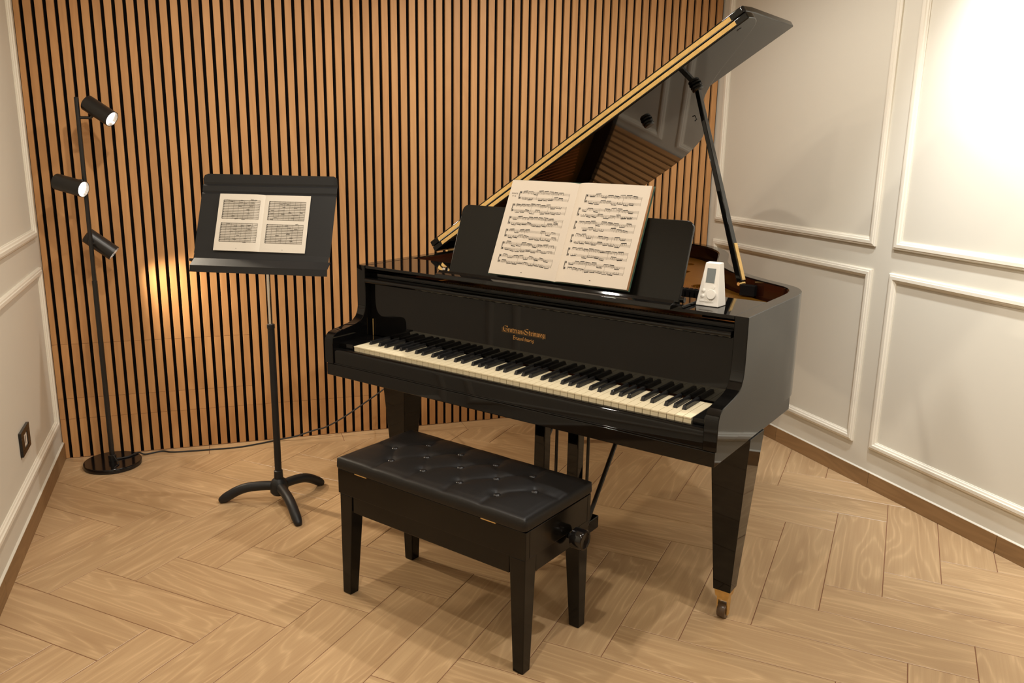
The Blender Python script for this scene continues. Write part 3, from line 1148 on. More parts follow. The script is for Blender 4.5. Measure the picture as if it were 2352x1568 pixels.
# legs with casters
def piano_leg(cx, cy, top=0.058, bot=0.0265):
    zt, zb = 0.594, 0.098
    m = MB()
    vs = []
    for z, h in ((zb, bot), (zt, top)):
        vs += [(cx - h, cy - h, z), (cx + h, cy - h, z), (cx + h, cy + h, z), (cx - h, cy + h, z)]
    m.hexa(vs)
    leg = m.build('leg', LAC, piano, bevel=0.0016)
    m = MB()
    m.hexa([(cx - 0.020, cy - 0.020, 0.074), (cx + 0.020, cy - 0.020, 0.074), (cx + 0.020, cy + 0.020, 0.074), (cx - 0.020, cy + 0.020, 0.074),
            (cx - 0.0235, cy - 0.0235, 0.0975), (cx + 0.0235, cy - 0.0235, 0.0975), (cx + 0.0235, cy + 0.0235, 0.0975), (cx - 0.0235, cy + 0.0235, 0.0975)])
    m.build('ferrule', M['brass'], leg, bevel=0.001)
    m = MB()
    m.box(cx - 0.017, cx + 0.017, cy - 0.014, cy + 0.014, 0.062, 0.071)
    m.cyl((cx, cy, 0.066), (cx, cy, 0.076), 0.009, n=12)
    for s in (-1, 1):
        x_a, x_b = (cx + s * 0.0135, cx + s * 0.0175)
        m.prism([(cy - 0.012, 0.063), (cy - 0.006, 0.012), (cy + 0.008, 0.012), (cy + 0.014, 0.063)], min(x_a, x_b), max(x_a, x_b), 'x')
    m.build('caster_fork', M['brass'], leg, bevel=0.0006)
    m = MB()
    m.lathe([(0.010, -0.0125), (0.022, -0.0125), (0.0235, -0.010), (0.0235, 0.010), (0.022, 0.0125), (0.010, 0.0125)], 24, (cx, cy + 0.001, 0.0238), (1, 0, 0))
    m.build('caster_wheel', plain('caster_wheel_horn', srgb(96, 74, 54), 0.3, noise=0.5, nscale=60) if 'wheel' not in M else M['wheel'], leg, smooth=True)


piano_leg(1.2495, 0.281)
piano_leg(-0.036, 0.281)
piano_leg(0.115, 1.30)

# pedal lyre
for cx in (0.553, 0.685):
    m = MB()
    m.prism([(0.315, 0.13), (0.318, 0.594), (0.358, 0.594), (0.355, 0.13)][::-1], cx - 0.021, cx + 0.021, 'x')
    m.build('lyre_post', LAC, piano, bevel=0.004, segs=3)
m = MB()
m.box(0.49, 0.75, 0.29, 0.40, 0.10, 0.145)
m.build('pedal_box', LAC, piano, bevel=0.004)
for i, cx in enumerate((0.555, 0.62, 0.685)):
    m = MB()
    m.prism([(0.30, 0.108), (0.25, 0.104), (0.20, 0.085), (0.172, 0.068), (0.170, 0.062), (0.20, 0.074), (0.25, 0.094), (0.30, 0.099)], cx - 0.012, cx + 0.012, 'x')
    m.build('pedal', M['brass'], piano, bevel=0.002)
for cx in (0.605, 0.728):
    m = MB()
    m.cyl((cx, 0.345, 0.145), (cx, 0.345, 0.594), 0.0055, n=10)
    m.build('pedal_rod', M['lamp_black'], piano, smooth=True)
for cx, s in ((0.744, 1), (0.49, -1)):
    m = MB()
    m.tube([(cx, 0.31, 0.12), (cx + 0.009 * s, 0.66, 0.594)], 0.0078, 10)
    m.build('lyre_brace', M['lamp_black'], piano, smooth=True)
# beams under the soundboard
for (xa, ya, xb, yb) in ((0.1, 0.57, 0.2, 1.5), (0.6, 0.57, 0.45, 1.5), (1.1, 0.57, 0.7, 1.3)):
    d = Vector((xb - xa, yb - ya, 0)).normalized()
    nn = Vector((-d.y, d.x, 0)) * 0.03
    m = MB()
    a, b = Vector((xa, ya, 0)), Vector((xb, yb, 0))
    m.hexa([tuple(q + Vector((0, 0, z))) for z in (0.66, 0.75) for q in (a - nn, b - nn, b + nn, a + nn)])
    m.build('beam', M['lamp_black'], piano)

# ------------------------------------------------------------------ printed music helper


def music_print(mp, W_, H_, systems, staves, seed, margin=(0.11, 0.09, 0.10, 0.09), dense=1.0, lw=0.00022):
    """mp(u, v) -> 3-D point on the page; returns (ink, fine) builders"""
    rnd = random.Random(seed)
    ink, fine = MB(), MB()

    def quad(mb, q):
        mb.add([tuple(mp(a, b)) for a, b in q], [(0, 1, 2, 3)])

    def hline(mb, x0, x1, y, t, n=6):
        for k in range(n):
            a, b = x0 + (x1 - x0) * k / n, x0 + (x1 - x0) * (k + 1) / n
            quad(mb, [(a, y - t), (b, y - t), (b, y + t), (a, y + t)])

    def slant(mb, x0, y0, x1, y1, t):
        quad(mb, [(x0, y0 - t), (x1, y1 - t), (x1, y1 + t), (x0, y0 + t)])
    ml, mr, mt, mbm = margin
    x0, x1 = ml * W_, (1 - mr) * W_
    top, bot = (1 - mt) * H_, mbm * H_
    sys_h = (top - bot) / systems
    for s in range(systems):
        yt = top - s * sys_h
        st_h = sys_h * 0.86 / staves
        xs0 = x0 + (0.06 * W_ if s == 0 and dense >= 1 else 0)
        for v in range(staves):
            yc = yt - (v + 0.5) * st_h
            gap = st_h * (0.085 if staves == 2 else 0.13)
            for k in range(5):
                hline(fine, xs0, x1, yc + (k - 2) * gap, lw * 0.5, 6)
            # clef
            quad(ink, [(xs0 + 0.004 * W_, yc - 2 * gap), (xs0 + 0.02 * W_, yc - 1.4 * gap), (xs0 + 0.014 * W_, yc + 2.4 * gap), (xs0 + 0.002 * W_, yc + 1.6 * gap)])
            x = xs0 + 0.05 * W_
            while x < x1 - 0.05 * W_:
                k = rnd.choice((3, 4, 4, 5))
                wgrp = (0.070 + 0.018 * rnd.random()) * W_
                if x + wgrp > x1 - 0.01 * W_:
                    break
                if rnd.random() < 0.94 * dense:
                    upw = (v % 2 == 0) == (rnd.random() < 0.75)
                    base = yc + rnd.uniform(-1.6, 1.6) * gap
                    slope = rnd.uniform(-1.3, 1.3) * gap
                    yb = base + (3.1 if upw else -3.1) * gap
                    slant(ink, x, yb, x + wgrp * 0.82, yb + slope, gap * rnd.choice((0.55, 0.65, 0.8)))
                    for i in range(k):
                        xx = x + wgrp * 0.82 * i / max(1, k - 1)
                        yy = base + slope * i / max(1, k - 1)
                        quad(ink, [(xx - gap * 0.65, yy - gap * 0.38), (xx + gap * 0.5, yy - gap * 0.5), (xx + gap * 0.68, yy + gap * 0.36), (xx - gap * 0.5, yy + gap * 0.5)])
                        ys = sorted((yy, yb + slope * i / max(1, k - 1)))
                        quad(fine, [(xx - lw, ys[0]), (xx + lw, ys[0]), (xx + lw, ys[1]), (xx - lw, ys[1])])
                        if rnd.random() < 0.5:
                            yy2 = yy - gap * 2
                            quad(ink, [(xx - gap * 0.55, yy2 - gap * 0.3), (xx + gap * 0.45, yy2 - gap * 0.42), (xx + gap * 0.6, yy2 + gap * 0.28), (xx - gap * 0.4, yy2 + gap * 0.42)])
                x += wgrp
        # bar lines and brace
        for xb in [xs0, x1] + [xs0 + (x1 - xs0) * f for f in ((0.36, 0.68) if staves == 2 else (0.14, 0.28, 0.42, 0.57, 0.71, 0.86))]:
            quad(fine, [(xb - lw, yt - st_h * (staves - 0.25)), (xb + lw, yt - st_h * (staves - 0.25)), (xb + lw, yt - st_h * 0.25), (xb - lw, yt - st_h * 0.25)])
        quad(ink, [(xs0 - 0.012 * W_, yt - st_h * (staves - 0.3)), (xs0 - 0.005 * W_, yt - st_h * (staves - 0.3)), (xs0 - 0.005 * W_, yt - st_h * 0.3), (xs0 - 0.012 * W_, yt - st_h * 0.3)])
    # page number
    quad(ink, [(0.5 * W_ - 0.008 * W_, 0.04 * H_), (0.5 * W_ + 0.012 * W_, 0.04 * H_), (0.5 * W_ + 0.012 * W_, 0.046 * H_), (0.5 * W_ - 0.008 * W_, 0.046 * H_)])
    return ink, fine


def text_part(txt, size, name, mat, parent, frame, depth=0.0):
    """frame: 4x4 matrix placing the text's xy plane"""
    cu = bpy.data.curves.new(name, 'FONT')
    cu.body = txt
    cu.size = size
    cu.align_x = 'CENTER'
    t = bpy.data.objects.new('tmp_text', cu)
    COL.objects.link(t)
    bpy.context.view_layer.update()
    dg = bpy.context.evaluated_depsgraph_get()
    me = bpy.data.meshes.new_from_object(t.evaluated_get(dg))
    bpy.data.objects.remove(t)
    me.name = name
    me.transform(frame)
    me.materials.clear()
    me.materials.append(mat)
    o = bpy.data.objects.new(name, me)
    COL.objects.link(o)
    o.parent = parent
    return o


def page_surface(fn_point, W_, H_, nu=16, nv=2):
    vs, fs = [], []
    for j in range(nv + 1):
        for i in range(nu + 1):
            vs.append(tuple(fn_point(W_ * i / nu, H_ * j / nv)))
    for j in range(nv):
        for i in range(nu):
            a = j * (nu + 1) + i
            fs.append((a, a + 1, a + nu + 2, a + nu + 1))
    return vs, fs


def open_book(root, gut, U, V, Nn, wl, wr, h, tl, tr, paper, cover_mat, thick_right, systems, staves, seed, dense, edge_mat, lw):
    """gut: gutter bottom point on the support plane; U right, V up, Nn towards the reader"""
    def prof_l(u):       # u from the gutter to the left, 0..wl : height above support
        k = u / wl
        return 0.002 + tl * min(1.0, max(0.0, k) * 5) ** 0.5 * (1 - 0.25 * k)

    def prof_r(u):
        k = u / wr
        return 0.002 + tr * min(1.0, max(0.0, k) * 7) ** 0.5

    def left(u, v, e=0.0):      # u measured from the left margin
        d = wl - u
        return gut - U * d + V * v + Nn * (prof_l(d) + e)

    def right(u, v, e=0.0):
        return gut + U * u + V * v + Nn * (prof_r(u) + e)
    # covers
    if cover_mat:
        for sgn, w in ((-1, wl), (1, wr)):
            a, b = (gut - U * (wl + 0.004), gut) if sgn < 0 else (gut, gut + U * (wr + 0.004))
            vs = [a - V * 0.002, b - V * 0.002, b + V * (h + 0.003), a + V * (h + 0.003)]
            vs = [tuple(q) for q in vs] + [tuple(q + Nn * 0.0018) for q in vs]
            MB().add(vs, [(0, 3, 2, 1), (4, 5, 6, 7), (0, 1, 5, 4), (1, 2, 6, 5), (2, 3, 7, 6), (3, 0, 4, 7)]).build('cover', cover_mat, root)
    # page blocks
    for nm, fn, w in (('left_pages', left, wl), ('right_pages', right, wr)):
        nu = 20
        top_v, top_f = page_surface(fn, w, h, nu, 1)
        nvt = len(top_v)
        low = []
        for j in range(2):
            for i in range(nu + 1):
                q = gut - U * (wl - w * i / nu) if fn is left else gut + U * (w * i / nu)
                low.append(tuple(q + V * (h * j) + Nn * 0.0019))
        vs = top_v + low
        fs = list(top_f)
        for i in range(nu):
            a, b = i, i + 1
            fs.append((nvt + a, nvt + b, b, a))
            a, b = nu + 1 + i, nu + 2 + i
            fs.append((a, b, nvt + b, nvt + a))
        fs.append((0, nu + 1, nvt + nu + 1, nvt))
        fs.append((nu, nvt + nu, nvt + 2 * nu + 1, 2 * nu + 1))
        o = MB().add(vs, fs).build(nm, paper, root, smooth=True)
        if edge_mat and nm == 'right_pages':
            o.data.materials.append(edge_mat)
            o.data.polygons[len(fs) - 1].material_index = 1
        ink, fine = music_print(lambda u, v, fn=fn: fn(u, v, 0.0004), w, h, systems, staves, seed + (1 if fn is left else 2), dense=dense, lw=lw)
        tag(ink.build('printed_notes', M['ink'], o), kind='stuff')
        tag(fine.build('printed_staves', M['ink_soft'], o), kind='stuff')
    return left, right


# ------------------------------------------------------------------ music book on the piano
pm = Matrix.Translation((PX0, PY0, 0)) @ Matrix.Rotation(PTH, 4, 'Z')
bk = empty('music_book', (pm @ Vector((0.713, 0.118, 0.9787))), PTH)
tag(bk, 'open thick book of piano music with cream pages on the piano desk', 'book')
Vb = Vector((0, 0.127, 0.2795)).normalized()
Nb = Vector((0, -Vb.z, Vb.y))
bl, br = open_book(bk, Vector((0, 0.0125, 0.0045)), Vector((1, 0, 0)), Vb, Nb, 0.241, 0.244, 0.3085, 0.007, 0.012, M['paper'], M['cover'], True, 6, 2, 11, 1.0, M['page_edge'], 0.00022)
uu = Vector((1, 0, 0))
fr = Matrix((uu, Vb, Nb)).transposed().to_4x4()
for txt, size, u, v in (('SONATE', 0.0062, 0.021, 0.262), ('Nº 32.', 0.0058, 0.021, 0.2535)):
    f4 = fr.copy()
    f4.translation = bl(u, v, 0.0006)
    text_part(txt, size, 'printed_title', M['ink'], bk, f4)

# ------------------------------------------------------------------ electronic controller on the piano
dev = empty('piano_controller', pm @ Vector((1.162, 0.228, ZT)), PTH)
tag(dev, 'small white electronic controller with grey screen and round dial standing on the piano', 'controller')
D_ = [(-0.034, -0.026, 0.0), (0.031, -0.026, 0.0), (0.034, 0.024, 0.0), (-0.034, 0.024, 0.0),
      (-0.0215, -0.003, 0.1165), (0.0185, -0.003, 0.1165), (0.021, 0.022, 0.1175), (-0.0215, 0.022, 0.1175)]
MB().hexa(D_).build('housing', M['white_plastic'], dev, bevel=0.0022, segs=3)
fb0, fb1 = Vector((-0.0015, -0.026, 0.0)), Vector((-0.0015, -0.003, 0.1165))
fv = (fb1 - fb0).normalized()
fnn = Vector((0, -fv.z, fv.y))


def dpt(u, v, e=0.0):
    return fb0 + Vector((u, 0, 0)) + fv * v + fnn * e


def dquad(name, u0, u1, v0, v1, e, mat, shear=0.0):
    q = [dpt(u0, v0, 0), dpt(u1, v0, 0), dpt(u1, v1, 0), dpt(u0, v1, 0)] + [dpt(u0, v0, e), dpt(u1, v0, e), dpt(u1, v1, e), dpt(u0, v1, e)]
    return MB().add([tuple(x) for x in q], [(0, 3, 2, 1), (4, 5, 6, 7), (0, 1, 5, 4), (1, 2, 6, 5), (2, 3, 7, 6), (3, 0, 4, 7)]).build(name, mat, dev, bevel=0.0004)


dquad('screen', -0.0125, 0.0125, 0.064, 0.104, 0.0006, M['screen'])['label'] = 'grey rectangular display'
m = MB()
m.lathe([(0.0135, 0), (0.0135, 0.004), (0.0125, 0.0055), (0.0, 0.0057)], 28, dpt(0.009, 0.033), fnn)
m.build('dial', M['white_plastic'], dev, smooth=True)
for (u, v) in ((-0.0145, 0.042), (-0.0155, 0.027)):
    m = MB()
    m.lathe([(0.005, 0), (0.005, 0.0015), (0.0035, 0.0024), (0.0, 0.0025)], 16, dpt(u, v), fnn)
    m.build('button', M['white_plastic'], dev, smooth=True)
m = MB()
m.lathe([(0.0048, 0), (0.0045, 0.0012), (0.0, 0.0016)], 16, dpt(0.012, 0.053), fnn)
m.build('button', M['white_plastic'], dev, smooth=True)
for (u0, u1) in ((-0.0215, -0.0095), (-0.0085, 0.0035), (0.0045, 0.0175)):
    dquad('key_button', u0, u1, 0.0115, 0.0155, 0.0012, M['white_plastic'])

# ------------------------------------------------------------------ piano bench
BANG = R(-55.05)
bench = empty('piano_bench', (1.3524, -1.667, 0), BANG)
tag(bench, 'black piano bench with tufted leather seat in front of the keyboard', 'bench')
BH, BD = 0.3505, 0.160
SATN = M['lacquer_satin']


def frame_ring(hx, hy, t, z0, z1):
    m = MB()
    m.box(-hx, hx, -hy, -hy + t, z0, z1)
    m.box(-hx, hx, hy - t, hy, z0, z1)
    m.box(-hx, -hx + t, -hy + t, hy - t, z0, z1)
    m.box(hx - t, hx, -hy + t, hy - t, z0, z1)
    return m


frame_ring(BH, BD, 0.018, 0.336, 0.4155).build('seat_box', SATN, bench, bevel=0.002)
m = MB()
m.box(-BH + 0.018, BH - 0.018, -BD + 0.018, BD - 0.018, 0.340, 0.346)
m.build('box_bottom', SATN, bench)
m = MB()
hx, hy, t = BH - 0.006, BD - 0.006, 0.018
for s in (-1, 1):
    m.box(-hx + 0.05, hx - 0.05, s * hy - (t if s > 0 else 0), s * hy + (t if s < 0 else 0), 0.282, 0.338)
    m.box(s * hx - (t if s > 0 else 0), s * hx + (t if s < 0 else 0), -hy + 0.05, hy - 0.05, 0.282, 0.338)
m.build('apron', SATN, bench, bevel=0.003)
for sx in (-1, 1):
    for sy in (-1, 1):
        m = MB()
        ox, oy = sx * (BH - 0.003), sy * (BD - 0.003)
        tw, bw = 0.052, 0.034
        vs = []
        for z, w in ((0.0, bw), (0.3355, tw)):
            xs = sorted((ox, ox - sx * w))
            ys = sorted((oy, oy - sy * w))
            vs += [(xs[0], ys[0], z), (xs[1], ys[0], z), (xs[1], ys[1], z), (xs[0], ys[1], z)]
        m.hexa(vs)
        m.build('leg', SATN, bench, bevel=0.003)
# tufted cushion
btn = [(u, 0.084) for u in (-0.198, -0.068, 0.067, 0.200)] + [(u, 0.002) for u in (-0.266, -0.134, -0.001, 0.132, 0.265)] + [(u, -0.083) for u in (-0.200, -0.072, 0.066, 0.198)]
creases = []
for i, a in enumerate(btn):
    for b in btn[i + 1:]:
        d = math.hypot(a[0] - b[0], a[1] - b[1])
        if 0.07 < d < 0.115 and abs(a[1] - b[1]) > 0.05:
            creases.append((a, b))
SHX, SHY = 0.352, 0.166
for (u, v) in btn:
    if v > 0.05:
        creases.append(((u, v), (u + (0.0), SHY)))
    if v < -0.05:
        creases.append(((u, v), (u, -SHY)))
creases.append(((-0.266, 0.002), (-SHX, 0.002)))
creases.append(((0.265, 0.002), (SHX, 0.002)))


def seg_d(px, py, a, b):
    dx, dy = b[0] - a[0], b[1] - a[1]
    L2 = dx * dx + dy * dy
    t = max(0, min(1, ((px - a[0]) * dx + (py - a[1]) * dy) / L2))
    return math.hypot(px - a[0] - dx * t, py - a[1] - dy * t)


NU, NV = 132, 64
Z0, ZS = 0.4185, 0.4530


def seat_z(x, y):
    # edge roll
    ex = (SHX - abs(x))
    ey = (SHY - abs(y))
    e = min(ex, ey)
    roll = 1.0 if e > 0.015 else math.sqrt(max(0.0, 1 - ((0.015 - e) / 0.015) ** 2))
    crown = 0.010 * (1 - (x / SHX) ** 4) * (1 - (y / SHY) ** 4)
    dm = min(math.hypot(x - a, y - b) for a, b in btn)
    dimple = -0.0070 * math.exp(-(dm / 0.019) ** 2)
    dc = min(seg_d(x, y, a, b) for a, b in creases)
    cre = -0.0026 * math.exp(-(dc / 0.0040) ** 1.3) - 0.0026 * math.exp(-(dc / 0.024) ** 2)
    return ZS + 0.0 + (crown + dimple + cre) * min(1, e / 0.03) - 0.012 * (1 - roll)


vs, fs = [], []
for j in range(NV + 1):
    for i in range(NU + 1):
        # denser near the edges
        fx = -math.cos(math.pi * i / NU) * 0.35 + (2 * i / NU - 1) * 0.65
        fy = -math.cos(math.pi * j / NV) * 0.35 + (2 * j / NV - 1) * 0.65
        x, y = fx * SHX, fy * SHY
        # rounded plan corners
        cr_ = 0.012
        qx, qy = SHX - cr_, SHY - cr_
        if abs(x) > qx and abs(y) > qy:
            dx, dy = abs(x) - qx, abs(y) - qy
            mx_ = max(dx, dy)
            L = math.hypot(dx, dy)
            if L > 1e-9:
                x = math.copysign(qx + dx * mx_ / L, x)
                y = math.copysign(qy + dy * mx_ / L, y)
        vs.append((x, y, seat_z(x, y)))
for j in range(NV):
    for i in range(NU):
        a = j * (NU + 1) + i
        fs.append((a, a + 1, a + NU + 2, a + NU + 1))
ring = [i for i in range(NU + 1)] + [j * (NU + 1) + NU for j in range(1, NV + 1)] + [NV * (NU + 1) + i for i in range(NU - 1, -1, -1)] + [j * (NU + 1) for j in range(NV - 1, 0, -1)]
prev = ring
for (dz, sc_) in ((0.424, 1.004), (0.4195, 1.0), (0.4185, 0.985)):
    cur = []
    for k in ring:
        q = vs[k]
        cur.append(len(vs))
        vs.append((q[0] * (1 + (sc_ - 1) * 1.0), q[1] * (1 + (sc_ - 1) * 2.0), dz))
    for k in range(len(ring)):
        k2 = (k + 1) % len(ring)
        fs.append((prev[k2], prev[k], cur[k], cur[k2]))
    prev = cur
fs.append(tuple(prev[::-1]))
seat = MB().add(vs, fs).build('seat', M['leather'], bench, smooth=True, angle=60)
for (u, v) in btn:
    m = MB()
    m.lathe([(0.0100, 0), (0.0102, 0.0048), (0.0086, 0.0066), (0.005, 0.0077), (0.0, 0.0080)], 20, (u, v, seat_z(u, v) - 0.0008))
    m.build('button', M['stitch'], seat, smooth=True)
# hinges and knob
for u in (-0.2475, 0.231):
    m = MB()
    m.box(u - 0.025, u + 0.025, -BD - 0.0035, -BD + 0.004, 0.4155, 0.4185)
    m.cyl((u - 0.025, -BD - 0.003, 0.4170), (u + 0.025, -BD - 0.003, 0.4170), 0.0024, n=10)
    m.build('lid_hinge', M['brass'], bench, smooth=True)
m = MB()
m.cyl((BH - 0.004, 0.056, 0.324), (BH + 0.016, 0.056, 0.324), 0.008, n=14)
m.build('knob_axle', M['lamp_black'], bench, smooth=True)
m = MB()
m.lathe([(0.027, 0.012), (0.0298, 0.014), (0.0298, 0.044), (0.0275, 0.048), (0.0225, 0.048), (0.0215, 0.0455), (0.0, 0.0442)], 32, (BH, 0.056, 0.324), (1, 0, 0))
m.build('height_knob', M['gloss_black'], bench, smooth=True)

# ------------------------------------------------------------------ music stand
ST = (0.880, -0.712)
stand = empty('music_stand', (ST[0], ST[1], 0), 0)
tag(stand, 'black music stand with tripod foot between the floor lamp and the piano', 'music stand')
BM = M['black_metal']
feet = [(0.657, -0.668), (1.058, -0.600), (0.932, -0.968)]
hub = MB()
hub.lathe([(0.026, 0.028), (0.034, 0.038), (0.035, 0.072), (0.027, 0.086), (0.0185, 0.094)], 24)
hub.build('hub', BM, stand, smooth=True)
for fx, fy in feet:
    d = Vector((fx - ST[0], fy - ST[1], 0))
    L = d.length
    d.normalize()
    path = [d * 0.012 + Vector((0, 0, 0.062)), d * (L * 0.25) + Vector((0, 0, 0.064)), d * (L * 0.50) + Vector((0, 0, 0.060)), d * (L * 0.68) + Vector((0, 0, 0.048)), d * (L * 0.84) + Vector((0, 0, 0.028)), d * (L * 0.97) + Vector((0, 0, 0.009)), d * L + Vector((0, 0, 0.004))]
    path = catmull(path, 4)
    nn = len(path)
    rs = [0.0175] * nn
    for i in range(nn):
        k = i / (nn - 1)
        rs[i] = 0.0185 if k < 0.7 else 0.0185 - 0.0145 * ((k - 0.7) / 0.3) ** 1.5
    m = MB()
    m.tube(path, rs, 14)
    for i, v in enumerate(m.v):
        m.v[i] = (v[0], v[1], max(v[2], 0.0006))
    m.build('leg', BM, stand, smooth=True, angle=60)
m = MB()
m.lathe([(0.0175, 0.09), (0.0165, 0.125), (0.013, 0.127), (0.013, 0.690), (0.0145, 0.692), (0.0145, 0.706), (0.010, 0.708)], 20)
m.build('lower_tube', BM, stand, smooth=True)
m = MB()
m.cyl((-0.0, 0, 0.69), (-0.0, 0, 1.00), 0.0075, n=16)
m.build('upper_tube', M['chrome'], stand, smooth=True)
# desk
SY, STL = -0.453, 0.410
Us = Vector((math.cos(SY), math.sin(SY), 0))
nr = Vector((-math.sin(SY), math.cos(SY), 0))
Vs = Vector((0, 0, 1)) * math.cos(STL) + nr * math.sin(STL)
Ns = Us.cross(Vs)
cS = Vector((0.884 - ST[0], -0.702 - ST[1], 1.111))
WS, HS = 0.511, 0.300


def sp(u, v, e=0.0):
    return cS + Us * u + Vs * v + Ns * e


def plate_part(name, outline, e0, e1, mat, parent, bevel=0.0006):
    n = len(outline)
    vs = [tuple(sp(u, v, e0)) for u, v in outline] + [tuple(sp(u, v, e1)) for u, v in outline]
    fs = [tuple(range(n - 1, -1, -1)), tuple(range(n, 2 * n))] + [(i, (i + 1) % n, n + (i + 1) % n, n + i) for i in range(n)]
    return MB().add(vs, fs).build(name, mat, parent, bevel=bevel)


# desk plate with two horizontal fold ribs near the top: cross-section in (v, e), rounded upper corners by two pieces
sec = [(-0.152, 0.0), (0.074, 0.0), (0.080, -0.004), (0.086, -0.0015), (0.105, 0.0), (0.112, -0.005), (0.119, -0.002), (0.149, 0.004)]
tk = 0.0016
vs, fs = [], []
cols = [-WS / 2, -WS / 2 + 0.004, -WS / 2 + 0.016, 0.0, WS / 2 - 0.016, WS / 2 - 0.004, WS / 2]
top_drop = {0: 0.018, 1: 0.006, 2: 0.0, 3: 0.0, 4: 0.0, 5: 0.006, 6: 0.018}
for side_ in (0, 1):
    for ci, u in enumerate(cols):
        for (v, e) in sec:
            vv = v
            if v > 0.14:
                vv = v - top_drop[ci]
            vs.append(tuple(sp(u, vv, e - (tk if side_ else 0))))
ns = len(sec)
nc = len(cols)
off = ns * nc
for ci in range(nc - 1):
    for k in range(ns - 1):
        a = ci * ns + k
        fs.append((a, a + ns, a + ns + 1, a + 1))
        fs.append((off + a, off + a + 1, off + a + ns + 1, off + a + ns))
for k in range(ns - 1):
    fs.append((k, k + 1, off + k + 1, off + k))
    a = (nc - 1) * ns + k
    fs.append((a, off + a, off + a + 1, a + 1))
for ci in range(nc - 1):
    a = ci * ns + ns - 1
    fs.append((a, a + ns, off + a + ns, off + a))
    a = ci * ns
    fs.append((a, off + a, off + a + ns, a + ns))
desk = MB().add(vs, fs).build('desk', BM, stand)
# shelf: a narrow gutter under the plate, then a wide sloping lip with a turned-down edge
def sheet(name, sect, wid, taper=0.0):
    n = len(sect)
    top, bot_ = [], []
    for i, (a, e) in enumerate(sect):
        p_, q_ = sect[max(i - 1, 0)], sect[min(i + 1, n - 1)]
        t = Vector((q_[0] - p_[0], q_[1] - p_[1])).normalized()
        nn_ = Vector((t.y, -t.x)) * 0.0016
        top.append((a, e))
        bot_.append((a + nn_.x, e + nn_.y))
    ring_ = top + bot_[::-1]
    k = len(ring_)
    vs = [tuple(sp(taper - wid / 2, a, e)) for a, e in ring_] + [tuple(sp(taper + wid / 2, a, e)) for a, e in ring_]
    fs = []
    for i in range(n - 1):
        for o_ in (0, k):
            f = (o_ + i, o_ + i + 1, o_ + k - 2 - i, o_ + k - 1 - i)
            fs.append(f if o_ else f[::-1])
    fs += [(i, k + i, k + (i + 1) % k, (i + 1) % k) for i in range(k)]
    return MB().add(vs, fs).build(name, BM, desk)


sheet('gutter', [(-0.150, 0.0), (-0.188, 0.003), (-0.190, 0.030), (-0.182, 0.033)], 0.506)
sheet('shelf', [(-0.181, 0.034), (-0.214, 0.060), (-0.236, 0.054)], 0.505, 0.020)
# tilt bracket
m = MB()
m.tube([(0, 0, 0.97), (0, 0, 1.03), tuple(sp(0, 0.0, -0.012))], 0.011, 12)
m.build('tilt_bracket', BM, stand, smooth=True)

# booklet on the stand
sco = empty('score_booklet', (ST[0] + sp(0, -0.142, 0.002).x, ST[1] + sp(0, -0.142, 0.002).y, sp(0, -0.142, 0.002).z))
tag(sco, 'thin open orchestral score lying on the music stand', 'booklet')
bl2, br2 = open_book(sco, Us * -0.008, Us, Vs, Ns, 0.172, 0.171, 0.214, 0.006, 0.0012, M['paper_white'], None, False, 2, 12, 31, 0.16, None, 0.00034)

# ------------------------------------------------------------------ floor lamp
LP = (0.222, -0.135)
lamp = empty('floor_lamp', (LP[0], LP[1], 0))
tag(lamp, 'slim black floor lamp with three spot heads in the corner', 'lamp')
m = MB()
m.lathe([(0.112, 0.0), (0.1155, 0.002), (0.1155, 0.017), (0.1135, 0.020), (0.0, 0.0205)], 64)
m.build('base', M['gloss_black'], lamp, smooth=True)
m = MB()
m.lathe([(0.016, 0.020), (0.016, 0.045), (0.0105, 0.048), (0.0105, 0.80), (0.0085, 0.802), (0.0085, 1.520), (0.006, 1.523)], 20)
m.build('pole', M['lamp_black'], lamp, smooth=True)


def lamp_head(joint_z, center, direction, power, spot_deg):
    d = Vector(direction).normalized()
    c = Vector(center)
    rr_, LL = 0.032, 0.125
    o = c - d * (LL / 2)
    ref = Vector((0, 0, 1))
    m = MB()
    m.lathe([(0.026, 0.0), (rr_, 0.004), (rr_, LL), (rr_ - 0.0022, LL), (rr_ - 0.0022, LL - 0.02), (0.001, LL - 0.021)], 32, o, d)
    head = m.build('spot_head', M['lamp_black'], lamp, smooth=True)
    m = MB()
    m.lathe([(0.021, LL - 0.0205), (rr_ - 0.0024, LL - 0.001), (rr_ - 0.0024, LL - 0.0004), (0.0205, LL - 0.0195)], 32, o, d)
    m.build('reflector', M['reflector'], head, smooth=True)
    m = MB()
    m.lathe([(0.0225, LL - 0.0175), (0.0225, LL - 0.0120), (0.014, LL - 0.0095), (0.0, LL - 0.0090)], 24, o, d)
    m.build('bulb', M['bulb'], head, smooth=True)
    m = MB()
    a = Vector((0, 0, joint_z))
    foot = c - d * 0.008
    dirn = (foot - a).normalized()
    elbow = Vector((foot.x * 0.62, foot.y * 0.4, joint_z))
    dirn = (foot - elbow).normalized()
    m.tube([tuple(a), tuple(elbow), tuple(foot - dirn * (rr_ - 0.006))], 0.0058, 10)
    m.build('joint', M['lamp_black'], lamp, smooth=True)
    l = bpy.data.lights.new('lamp_spot', 'SPOT')
    l.energy = power
    l.color = (1.0, 0.86, 0.66)
    l.spot_size = R(spot_deg)
    l.spot_blend = 0.85
    l.shadow_soft_size = 0.02
    lo = bpy.data.objects.new('lamp_spot', l)
    COL.objects.link(lo)
    lo.parent = lamp
    lo.location = o + d * (LL + 0.002)
    lo.rotation_euler = d.to_track_quat('-Z', 'Y').to_euler()


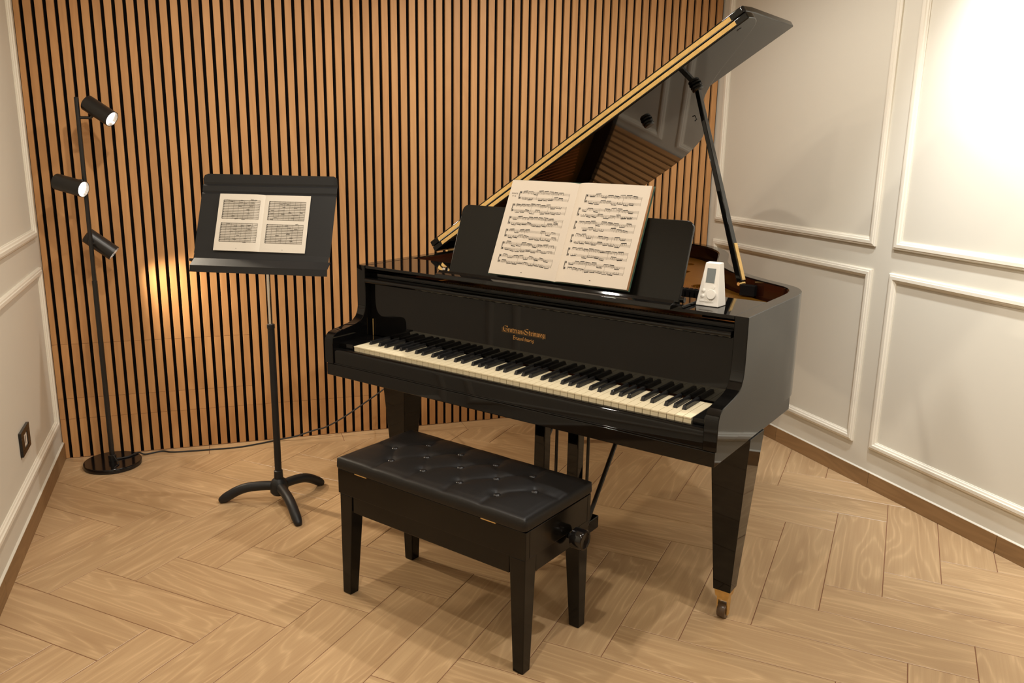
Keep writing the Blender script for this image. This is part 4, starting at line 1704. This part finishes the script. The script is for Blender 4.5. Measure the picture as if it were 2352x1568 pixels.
lamp_head(1.445, (0.078, -0.010, 1.472), (0.74, -0.45, -0.50), 60.0, 80)
lamp_head(1.203, (-0.050, -0.026, 1.186), (0.84, -0.50, -0.22), 30.0, 70)
lamp_head(0.952, (0.030, 0.038, 0.945), (0.78, -0.10, -0.62), 34.0, 92)
m = MB()
m.tube(catmull([(0.004, -0.014, 0.05), (0.02, -0.03, 0.03), (0.03, -0.06, 0.023), (0.018, -0.095, 0.0225), (0.03, -0.112, 0.0215)], 6), 0.0022, 6)
m.build('flex', M['rubber'], lamp, smooth=True)

# ------------------------------------------------------------------ power cable on the floor
leg_top = pm @ Vector((0.0, 0.34, 0.50))
pts = [(LP[0] + 0.016, LP[1] + 0.006, 0.0245), (LP[0] + 0.06, LP[1] + 0.02, 0.0235), (0.318, -0.075, 0.0235), (0.345, -0.057, 0.006), (0.411, -0.030, 0.0035), (0.463, -0.056, 0.0035), (0.61, -0.069, 0.0035), (0.74, -0.072, 0.0035), (0.84, -0.048, 0.0035), (0.905, -0.032, 0.006),
       (0.99, -0.045, 0.020), (1.085, -0.05, 0.045), (1.135, -0.05, 0.055), (1.22, -0.06, 0.10), (1.36, -0.09, 0.20), (1.45, -0.15, 0.28), (leg_top.x - 0.02, leg_top.y + 0.22, 0.40), (leg_top.x, leg_top.y + 0.05, 0.55)]
m = MB()
m.tube(catmull(pts, 6), 0.0034, 8)
tag(m.build('power_cable', M['rubber'], None, smooth=True), 'thin black cable running along the slatted wall up to the piano', 'cable')

# ------------------------------------------------------------------ socket on the left wall
sk = empty('power_socket', (lwx(-0.712), -0.712, 0.339), math.atan2(LWD[1], LWD[0]))
tag(sk, 'black framed socket low on the left wall', 'socket')
sg = sL


def wbox(x0, x1, d0, d1, z0, z1):
    return MB().box(x0, x1, min(sg * d0, sg * d1), max(sg * d0, sg * d1), z0, z1)


m = MB()
for (a, b, c, d) in ((-0.069, 0.069, 0.024, 0.043), (-0.069, 0.069, -0.043, -0.024), (-0.069, -0.028, -0.024, 0.024), (0.028, 0.069, -0.024, 0.024)):
    m.box(a, b, min(0, sg * 0.010), max(0, sg * 0.010), c, d)
m.build('frame', M['gloss_black'], sk, bevel=0.001)
wbox(-0.028, 0.028, 0.001, 0.007, -0.024, 0.024).build('insert', M['socket_white'], sk, bevel=0.001)['label'] = 'white insert'
wbox(-0.006, 0.006, 0.007, 0.0074, -0.014, 0.014).build('slot', M['screen'], sk)
